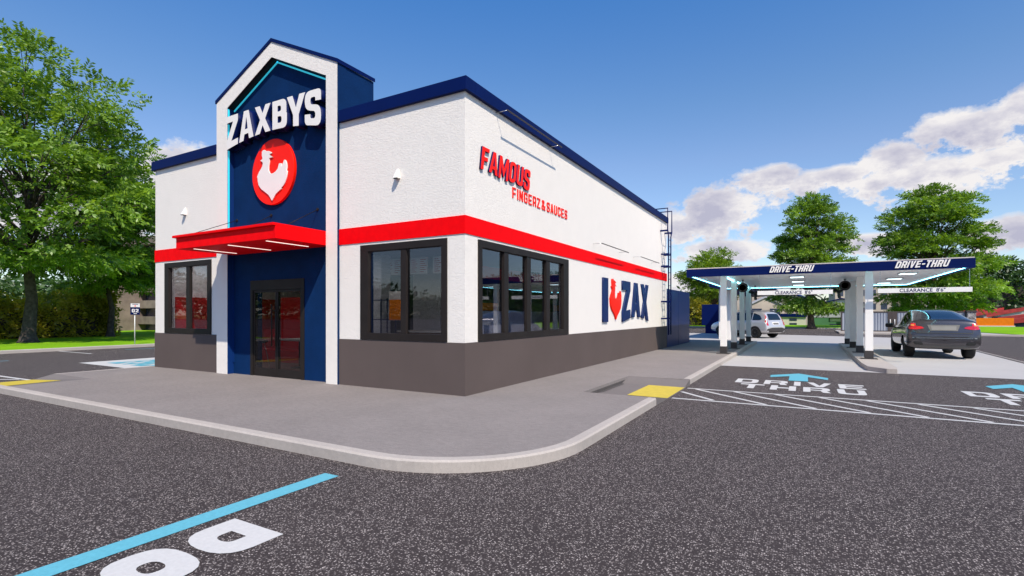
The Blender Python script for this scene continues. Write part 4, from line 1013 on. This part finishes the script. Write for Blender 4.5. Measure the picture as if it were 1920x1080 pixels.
# silver SUV
stB=[(0,.48,.72,.62,.62,.70),(.03,.40,.86,.72,.74,.80),(.09,.34,.90,.86,.80,.92),(.14,.32,.905,.98,.78,1.10),(.24,.30,.91,1.05,.72,1.38),(.38,.29,.91,1.06,.66,1.58),(.60,.28,.91,1.06,.63,1.655),(1.3,.27,.91,1.04,.63,1.69),(2.0,.27,.91,1.02,.63,1.69),(2.55,.27,.91,1.0,.62,1.64),(3.05,.27,.91,.98,.66,1.36),(3.45,.28,.905,.96,.72,1.10),(3.95,.30,.89,.90,.74,1.0),(4.35,.34,.80,.76,.66,.86),(4.52,.44,.62,.60,.5,.68)]
tl=[(.70,.80,.03),(.84,.80,.02),(.865,1.05,.02),(.72,1.50,.03),(.66,1.50,.03),(.69,1.2,.03),(.74,1.02,.02)]
PB=[('rear_window',M['carglass'],[(-.58,1.13,.06),(.58,1.13,.06),(.50,1.52,.08),(-.50,1.52,.08)],'xz',BK,.006),
 ('tail_light',M['taillight'],tl,'xz',BK,.016),('tail_light',M['taillight'],mir(tl),'xz',BK,.016),
 ('plate_recess',M['sign_white'],[(-.30,.83,.02),(.30,.83,.02),(.30,1.0,.02),(-.30,1.0,.02)],'xz',BK,.010),
 ('number_plate',M['plate'],[(-.25,.855),(.25,.855),(.25,.965),(-.25,.965)],'xz',BK,.02),
 ('rear_bumper',M['darkgrey'],[(-.86,.36,.03),(.86,.36,.03),(.86,.58,.05),(.45,.66,.05),(-.45,.66,.05),(-.86,.58,.05)],'xz',BK,.02)]
for d in (LF,RT):
    PB+=[('side_window',M['carglass'],[(.42,1.17,.08),(.62,1.42,.12),(1.05,1.55,.05),(1.10,1.55),(1.10,1.11),(.6,1.12,.05)],'yz',d,.006),
     ('side_window',M['carglass'],[(1.16,1.11),(1.16,1.56),(1.95,1.575),(1.95,1.09)],'yz',d,.006),
     ('side_window',M['carglass'],[(2.02,1.09),(2.02,1.575),(2.42,1.56,.04),(2.95,1.13,.04),(2.95,1.07)],'yz',d,.006),
     ('sill_cladding',M['plastic'],[(1.15,.30),(1.15,.46,.03),(3.0,.46,.03),(3.0,.30)],'yz',d,.010),
     ('door_seam',M['blackpl'],[(1.12,.48),(1.132,.48),(1.132,1.08),(1.12,1.08)],'yz',d,.005),('door_seam',M['blackpl'],[(1.98,.48),(1.992,.48),(1.992,1.06),(1.98,1.06)],'yz',d,.005),
     ('door_handle',M['blackpl'],[(1.25,.94,.01),(1.43,.94,.01),(1.43,.97,.01),(1.25,.97,.01)],'yz',d,.02)]
hd_=Vector((-.84,.54,0)).normalized(); rzB=math.atan2(hd_.y,hd_.x)-math.pi/2
rl=Vector((2.55,31.24,0)); tr_=Vector((hd_.y,-hd_.x,0))
cB=rl+tr_*.87-hd_*.95
carB,_=make_car('silver_car','silver SUV driving off beyond the drive-through canopy',(cB.x,cB.y,.006),rzB,1.1,stB,M['car_silver'],.785,(.86,3.48),.355,.24,PB,'cars at the drive-through',archr=.405,spokes=9)
for s_ in (-1,1):
    m_=MB(); x=s_*.92; m_.box(min(x,x+s_*.2),max(x,x+s_*.2),2.85,2.97,1.0,1.15,.04); m_.build('mirror',M['car_silver'],carB,local=True)
    m_=MB(); m_.tube([(s_*.58,.6,1.70),(s_*.58,.8,1.735),(s_*.58,2.2,1.735),(s_*.58,2.4,1.69)],.018,8); m_.build('roof_rail',M['metal'],carB,local=True)

# ------------------------------------------------------------------ foliage
def leaves_mesh(P,Dr,size,tint,name='crown',width=.42,per=12,droop=.25,seed=0):
    """P: spray origins (n,3), Dr: spray directions; per leaflets fan out along each spray"""
    r=np.random.default_rng(seed); n=len(P)
    Dr=Dr/np.linalg.norm(Dr,axis=1,keepdims=True)
    up=np.array([0,0,1.])+r.normal(0,.55,(n,3)); sd_=np.cross(Dr,up); sd_/=np.linalg.norm(sd_,axis=1,keepdims=True)+1e-9
    nr=np.cross(sd_,Dr)
    ks=np.arange(per); t=(ks//2)/(per/2)*1.0; sg_=np.where(ks%2==0,1,-1)
    Ls=size*(.75+.5*r.random((n,per,1)))
    base=P[:,None,:]+Dr[:,None,:]*(t[None,:,None]*size*2.6)+np.array([0,0,-1.])*(t[None,:,None]**2*size*droop*2)
    ld=Dr[:,None,:]*.55+sd_[:,None,:]*sg_[None,:,None]*(.95-.5*t[None,:,None])+nr[:,None,:]*r.normal(0,.28,(n,per,1))+np.array([0,0,-droop])
    ld/=np.linalg.norm(ld,axis=2,keepdims=True)
    ln=nr[:,None,:]+r.normal(0,.5,(n,per,3)); wd_=np.cross(ld,ln); wd_/=np.linalg.norm(wd_,axis=2,keepdims=True)+1e-9
    a=base; b_=base+ld*Ls*.5+wd_*Ls*width*.5; c=base+ld*Ls; d=base+ld*Ls*.5-wd_*Ls*width*.5
    V=np.stack([a,b_,c,d],axis=2).reshape(-1,3); m_=n*per
    me=bpy.data.meshes.new(name); me.vertices.add(m_*4); me.vertices.foreach_set('co',V.astype(np.float32).ravel())
    me.loops.add(m_*4); me.loops.foreach_set('vertex_index',np.arange(m_*4,dtype=np.int32))
    me.polygons.add(m_); me.polygons.foreach_set('loop_start',np.arange(0,m_*4,4,dtype=np.int32))
    me.update(calc_edges=True)
    at=me.attributes.new('tint','FLOAT','FACE'); tt=np.clip(np.repeat(tint,per)+r.normal(0,.12,m_),0,1)
    at.data.foreach_set('value',tt.astype(np.float32)); return me
def tree(label,loc,H,zc0,prof,nsp,size,mat,bark,tr0,seed,group,trunk_split=.35,nclump=46,per=12,squash=.62,flare=True,lean=(0,0),cat='tree',kr=.30):
    """prof: [(height fraction of the crown, radius)]"""
    r=np.random.default_rng(seed); x0,y0,z0=loc
    root=empty('broadleaf_tree',loc,label,cat,group)
    hs=[p[0] for p in prof]; rs=[p[1] for p in prof]; Rm=max(rs)
    # clumps spread on the crown's outer volume
    C=[]; tries=0
    while len(C)<nclump and tries<8000:
        tries+=1
        h=r.random(); th=r.random()*2*math.pi; rad=np.interp(h,hs,rs)*(1-.75*r.random()**1.9)
        rad*=.80
        p=np.array([x0+rad*math.cos(th),y0+rad*math.sin(th),zc0+h*(H-zc0)*.95])
        if all(np.linalg.norm((p-q)*[1,1,1.35])>Rm*kr*.82 for q in C): C.append(p)
    C=np.array(C)
    cr=Rm*kr*(.75+.55*r.random(len(C)))
    idx=r.integers(0,len(C),nsp)
    d=r.normal(0,1,(nsp,3)); d/=np.linalg.norm(d,axis=1,keepdims=True); d[:,2]=np.abs(d[:,2])*.9-.25*r.random(nsp)
    rr=cr[idx]*(r.random(nsp)**.45)
    P=C[idx]+d*rr[:,None]*[1.15,1.15,squash]
    ax=np.array([x0,y0,zc0+(H-zc0)*.35]); out=P-ax; out/=np.linalg.norm(out,axis=1,keepdims=True)
    Dr=out*[1,1,.7]+d*.8+r.normal(0,.55,(nsp,3))
    tint=np.clip(.5+.22*(r.random(len(C))-.5)[idx]*2+r.normal(0,.18,nsp),0,1)
    cm=leaves_mesh(P,Dr,size,tint,seed=seed,per=per); link('crown',cm,[mat],root)
    # trunk and limbs in one mesh
    t=MB(); top=np.array([x0+lean[0],y0+lean[1],zc0+(H-zc0)*.72]); fork=z0+(top[2]-z0)*trunk_split
    pts=[]; rads=[]
    if flare: pts+=[(x0,y0,z0-.05),(x0,y0,z0+.12),(x0,y0,z0+.45)]; rads+=[tr0*1.9,tr0*1.45,tr0*1.1]
    else: pts+=[(x0,y0,z0-.05)]; rads+=[tr0*1.15]
    for k in range(1,8):
        f=k/7; pts.append((x0+lean[0]*f+.12*math.sin(k*2.1+seed),y0+lean[1]*f+.12*math.cos(k*1.7+seed),z0+.6+(top[2]-z0-.6)*f)); rads.append(tr0*(1-.85*f))
    t.tube(pts,rads,12)
    nodes=[Vector(p) for p in pts]
    for q,rad in zip(C,cr):
        q=Vector(q); zb_=max(fork,z0+(q.z-z0)*.62); f=min(1,max(0,(zb_-z0)/(top[2]-z0)))
        b0=Vector((x0+lean[0]*f,y0+lean[1]*f,min(zb_,top[2]))); m1=b0.lerp(q,.45)+Vector(r.normal(0,.12,3)); m1.z+=(q-b0).length*.06
        ra=tr0*(1-.85*f)*.42+.015
        t.tube([b0,m1,q],[ra,ra*.6,ra*.22],6)
        for _ in range(3):
            e_=q+Vector(np.clip(r.normal(0,1,3),-1,1))*float(rad)*.4; t.tube([m1.lerp(q,.6),q.lerp(e_,.5),e_],[ra*.34,ra*.22,ra*.1],4,cap=False)
    t.build('trunk',bark,root); return root
GL='trees on the left verge'
tree('tallest leafy green tree with a thick flared trunk on the left verge',(-30.8,3.4,S),16.2,4.0,[(0,4.2),(.12,6.6),(.35,6.9),(.6,5.6),(.82,3.9),(1,1.2)],4700,.27,M['leaf'],M['bark'],.29,11,GL,nclump=62,kr=.27)
tree('slim trunked leafy tree standing between the thick trunk and the 02 sign',(-35.5,9.1,S),12.2,3.2,[(0,2.4),(.2,3.9),(.5,4.1),(.8,2.9),(1,1)],3600,.25,M['leaf'],M['bark'],.18,12,GL,nclump=44,kr=.30)
tree('dense tree half hidden by the left end of the building',(-38.5,17.5,S),10.0,5.2,[(0,2.2),(.3,3.3),(.6,2.9),(1,1)],2000,.24,M['leaf_dark'],M['bark'],.2,13,GL,nclump=30,kr=.32)
tree('leafy tree at the very left edge with low drooping limbs',(-36.5,-4.0,S),13.0,3.6,[(0,3.2),(.3,5),(.6,4.6),(1,1.2)],2600,.27,M['leaf_y'],M['bark'],.3,14,GL,nclump=40)
GR='trees beyond the drive-through'
tree('round crowned light green tree behind the middle of the drive-through canopy',(6.1,58.6,S),14.9,2.0,[(0,2.2),(.12,4.3),(.3,4.6),(.6,3.7),(.85,2.6),(1,.8)],4600,.27,M['leaf'],M['bark2'],.30,21,GR,nclump=52,kr=.27)
tree('wide crowned light green tree behind the right end of the drive-through canopy',(17.4,62.5,S),15.9,1.8,[(0,3.0),(.15,5.5),(.35,5.8),(.6,4.6),(.82,3.4),(1,1.0)],6200,.28,M['leaf'],M['bark2'],.33,22,GR,nclump=62,kr=.26)
tree('shorter spreading tree left of the drive-through canopy',(-3.6,55.5,S),8.8,3.6,[(0,2.4),(.25,4.3),(.5,3.8),(.8,1.8),(1,.8)],2000,.25,M['leaf_y'],M['bark2'],.22,23,GR,nclump=30,kr=.30)
tree('very dark dense tree at the right edge of the view',(38.5,88,-2.5),10.5,-.5,[(0,4),(.3,5.2),(.7,4.2),(1,1.5)],2600,.34,M['leaf_dark'],M['bark2'],.35,24,GR,nclump=40)
tree('dark tree among the red roofed houses',(50,108,-4),11,-1,[(0,4),(.4,5),(1,1.5)],1400,.4,M['leaf_dark'],M['bark2'],.35,25,GR,nclump=26)
# hedges : leafy box volumes over a dark woody core
def hedge(name,label,cat,x0,x1,y0,y1,h,n,size,mat,seed,z=0,kind=None,per=8):
    r=np.random.default_rng(seed)
    t=r.random(n); yy=y0+(y1-y0)*r.random(n); lump=h*(.82+.18*np.sin(yy*.9+seed)+.06*np.sin(yy*2.7))
    xx=x0+(x1-x0)*r.random(n); 
    lx=(xx-x0)/(x1-x0); lump=lump*(.9+.1*np.sin(lx*9+seed))
    zz=z+lump*np.where(r.random(n)<.3,1-.06*r.random(n),r.random(n))
    edge=r.random(n)<.55; face=r.integers(0,4,n)
    j=.5*r.random(n)
    if kind is None:
        xx=np.where(edge&(face==0),x0+j,xx); xx=np.where(edge&(face==1),x1-j,xx); yy=np.where(edge&(face==2),y0+j,yy); yy=np.where(edge&(face==3),y1-j,yy)
    P=np.stack([xx,yy,zz],1); Dr=r.normal(0,1,(n,3))+[0,0,.5]
    c1=np.sin(P[:,0]*1.3+P[:,1]*.9+seed)*.2+np.sin(P[:,1]*2.3+P[:,2]*2)*.18
    cm=leaves_mesh(P,Dr,size,np.clip(.45+c1+r.normal(0,.15,n),0,1),per=per,seed=seed)
    root=empty(name,((x0+x1)/2,(y0+y1)/2,z),label,cat) if kind is None else None
    if kind is None:
        link('foliage',cm,[mat],root)
        MB().box(x0+.7,x1-.7,y0+.7,y1-.7,z,z+h*.62).build('stem',M['bark'],root)
    else:
        o=link(name,cm,[mat]); tag(o,kind='stuff')
hedge('hedge','long tall olive green hedge behind the left trees','hedge',-42,-36.3,-12,9.7,3.3,7000,.30,M['leaf_olive'],31)
hedge('hedge','olive hedge behind the drive-through left of the order board','hedge',-34,-3.6,64,69,4.0,6000,.38,M['leaf_olive'],32)
hedge('hedge','dark hedge rising behind the red roofed houses','hedge',50,150,214,226,24,6500,1.5,M['leaf_dark'],33,z=-4)
# distant wooded skyline all round (one mass nobody could count)
r=np.random.default_rng(5); n=15000; th=r.random(n)*2*math.pi; rad=185+40*r.random(n); hh=-4*(np.sin(th)>.2)+(9+3*np.sin(th*7)+2*np.sin(th*19)+4*(np.sin(th)>.2))*r.random(n)**.6
Pw=np.stack([rad*np.cos(th),40+rad*np.sin(th),hh],1)
cm=leaves_mesh(Pw,r.normal(0,1,(n,3))+[0,0,.4],2.2,np.clip(.4+.3*np.sin(th*23)+r.normal(0,.15,n),0,1),per=6,seed=5)
tag(link('far_woods',cm,[M['leaf_dark']]),kind='stuff')

# ------------------------------------------------------------------ far buildings
def house(name,label,x,y,rz,w_,d_,h_,ridge,wallm,roofm,group,nwin=2,shed=False,floors=1,z=0,cat='house'):
    t=empty(name,(x,y,z),label,cat,group,rz)
    m_=MB(); m_.box(-w_/2,w_/2,-d_/2,d_/2,-.1,h_)
    if shed: m_.prism([(-w_/2,-d_/2,h_),(w_/2,-d_/2,h_),(w_/2,-d_/2,h_+ridge)],(0,d_,0))
    else: m_.prism([(-w_/2,-d_/2,h_),(w_/2,-d_/2,h_),(0,-d_/2,h_+ridge)],(0,d_,0))
    m_.build('wall',wallm,t,local=True)
    q=MB(); o=.25
    if shed: q.prism([(-w_/2-o,-d_/2-o,h_-.75),(w_/2+.1,-d_/2-o,h_+ridge-.65),(w_/2+.1,-d_/2-o,h_+ridge+.2),(-w_/2-o,-d_/2-o,h_+.10)],(0,d_+2*o,0))
    else:
        for s_ in (-1,1): q.prism([(s_*(w_/2+o),-d_/2-o,h_-.12),(0,-d_/2-o,h_+ridge+.02),(0,-d_/2-o,h_+ridge+.22),(s_*(w_/2+o),-d_/2-o,h_+.08)],(0,d_+2*o,0))
    q.build('roof',roofm,t,local=True)
    fh=h_/floors
    for f in range(floors):
        for i in range(nwin):
            xx=-w_/2+w_*(i+.5)/nwin; ww=w_/nwin*.28
            MB().box(xx-ww,xx+ww,-d_/2-.03,-d_/2+.02,f*fh+fh*.35,f*fh+fh*.80).build('window',M['winblue'],t,local=True)
    if floors==1:
        MB().box(w_*.12,w_*.12+.9,-d_/2-.025,-d_/2+.02,0,min(1.6,h_*.7)).build('door',M['frame_brown'],t,local=True)
    return t
fw=R(18)
pl=['directly above the orange wall','at the right edge of the orange wall','second lowest at the right edge','lowest at the right edge','just left of the stone pillar','over the dark car roof','over the left side of the dark car','in the gap behind the gate leaf','highest up below the dark trees']
HS=[(28.9,0,130,5.8,5.6,1.5),(0,0,122,5.9,5.65,1.4),(0,0,104,5.2,4.9,.9),(0,0,96,5.0,4.6,.65),(0,0,136,7,5.9,1.3),(0,0,140,8,5.7,1.2),(0,0,133,6,5.3,1.2),(0,0,145,6.5,5.2,1.1),(0,0,150,8.5,6.3,1.6)]
azs=[13.07,14.14,14.85,15.5,11.8,8.94,7.01,5.92,14.76]
KR=[1.3597,1.3838,1.4005,1.4163,1.3328,1.2782,1.2455,1.2284,1.3983]
for i,(_,_,d,w_,h_,rg) in enumerate(HS):
    d*=KR[i]
    t_=R(azs[i]); house('terraced_house','small white house with a sloping red roof '+pl[i],5.47+d*math.sin(t_),-7.87+d*math.cos(t_),-t_,w_,7,h_,rg,M['cream'],M['rooftile'],'red roofed houses beyond the lawn',2,shed=True,floors=2,z=-4)
house('apartment_building','long beige apartment block with strip windows behind the gate',19.0,124,R(6),17,8,11.2,.4,M['beige'],M['lav'],None,9,floors=4,cat='building',z=-4)
house('hillside_house','tall beige house with a flat pale roof left of the round tree',-3.6,96,R(0),8,6,9.0,.7,M['beige'],M['cream'],'beige houses on the slope',3,floors=3,z=-4)
house('hillside_house','beige house with a pointed navy gable beside the round tree trunk',3.5,97,R(-8),6.5,6,7.9,1.5,M['beige'],M['navy'],'beige houses on the slope',2,floors=3,z=-4)
house('hillside_house','beige gabled house with grey roof behind the navy edged building',-.6,90,R(10),5.5,5,6.4,1.4,M['beige'],M['lav'],'beige houses on the slope',2,floors=3,z=-3.4)
house('hillside_house','pale house with a navy roof behind the green building',11.0,96,R(-4),8,6,7.2,.9,M['cream'],M['navy'],'beige houses on the slope',3,floors=3,z=-4)
lb=empty('low_building',(4.4,76,0),'low cream building with a deep navy parapet behind the silver car','building')
MB().box(.6,5.6,74.4,80,0,1.25).build('wall',M['cream'],lb); MB().box(.4,5.75,74.2,80.2,1.251,1.72,.01).build('parapet',M['navy'],lb)
for xx in (1.6,3.6): MB().box(xx,xx+.9,74.36,74.399,.72,1.05).build('window',M['winblue'],lb); MB().box(xx,xx+.9,74.36,74.399,.0,.42).build('door',M['winblue'],lb)
gb=empty('green_building',(9,77,0),'low green building with grey upper walls between the tree and canopy posts','building')
MB().box(5.8,8.3,74.6,80,0,1.2).box(8.301,9.9,74.9,80,0,1.2).build('wall',M['green'],gb); MB().box(9.901,13.0,74.3,80,0,1.62).build('wall',M['green'],gb); MB().box(5.8,9.9,74.55,80,1.201,1.95).build('upper_wall',M['lav'],gb)
MB().box(8.45,9.75,74.86,74.899,.65,1.05).build('window',M['cream'],gb); MB().box(8.45,9.75,74.86,74.899,.02,.32).build('window',M['winblue'],gb)
# orange garden wall
ow=empty('garden_wall',(26.2,80,0),'long orange garden wall beyond the lawn','wall')
MB().box(21.4,28.4,79.9,80.15,.0,1.15,.01).build('panel',M['orange'],ow); MB().box(21.3,28.5,79.8,80.25,0,.18).build('footing',M['cream'],ow)
# gate with panels and stone pillar
gt=empty('double_gate',(13,45.5,.1),'wide grey corrugated double gate in brown steel frames with two pale handles','gate')
gm=MB(); gx0,gx1,gzt=8.2,16.6,1.88
gm.box(gx0,gx1,45.45,45.55,gzt-.1,gzt); gm.box(gx0,gx1,45.45,45.55,.18,.26)
for xx in (gx0,12.08,16.5): gm.box(xx,xx+.1,45.45,45.55,.261,gzt-.101)
gm.box(11.55,11.83,45.44,45.56,.26,gzt-.1); gm.box(11.84,12.079,45.44,45.56,.26,gzt-.1)
gm.build('gate_frame',M['frame_brown'],gt)
MB().box(gx0+.101,11.549,45.48,45.52,.261,gzt-.101).build('leaf_panel',M['corr'],gt); MB().box(12.181,16.499,45.48,45.52,.261,gzt-.101).build('leaf_panel',M['corr'],gt)
for xx in (11.70,12.0):
    h=MB(); h.tube([(xx,45.37,.78),(xx,45.37,1.22)],.03,8); h.box(xx-.015,xx+.015,45.37,45.44,.84,.88); h.box(xx-.015,xx+.015,45.37,45.44,1.12,1.16); h.build('handle',M['post'],gt)
MB().box(gx0-.2,17.3,45.2,45.8,.09,.179,.01).build('footing',M['kerb'],gt)
sp_=MB(); sp_.box(16.62,17.15,45.22,45.78,.10,1.82,.02); o=empty('stone_pillar',(16.9,45.5,.1),'grey stone gate pillar with a flat cap right of the gate','pillar')
sp_.build('shaft',M['stone'],o); MB().box(16.56,17.21,45.16,45.84,1.821,1.93,.01).build('cap',M['frame_brown'],o)
# parking deck beyond the left trees
pd=empty('parking_deck',(-50,18,0),'weathered concrete parking deck with dark open storeys beyond the left trees','building')
ang=R(60)
bb=MB(); 
for f in range(6):
    z=f*1.48
    bb.box(-49.2,-44,17.0,24,z+.72,z+1.44)
bb.build('parapet',M['parkconc'],pd)
MB().box(-49.0,-44.2,17.6,24,0,9.0).build('inner_wall',M['winblue'],pd)
MB().box(-53.0,-49.21,14.6,24,0,8.9).build('stair_tower',M['parkconc'],pd)
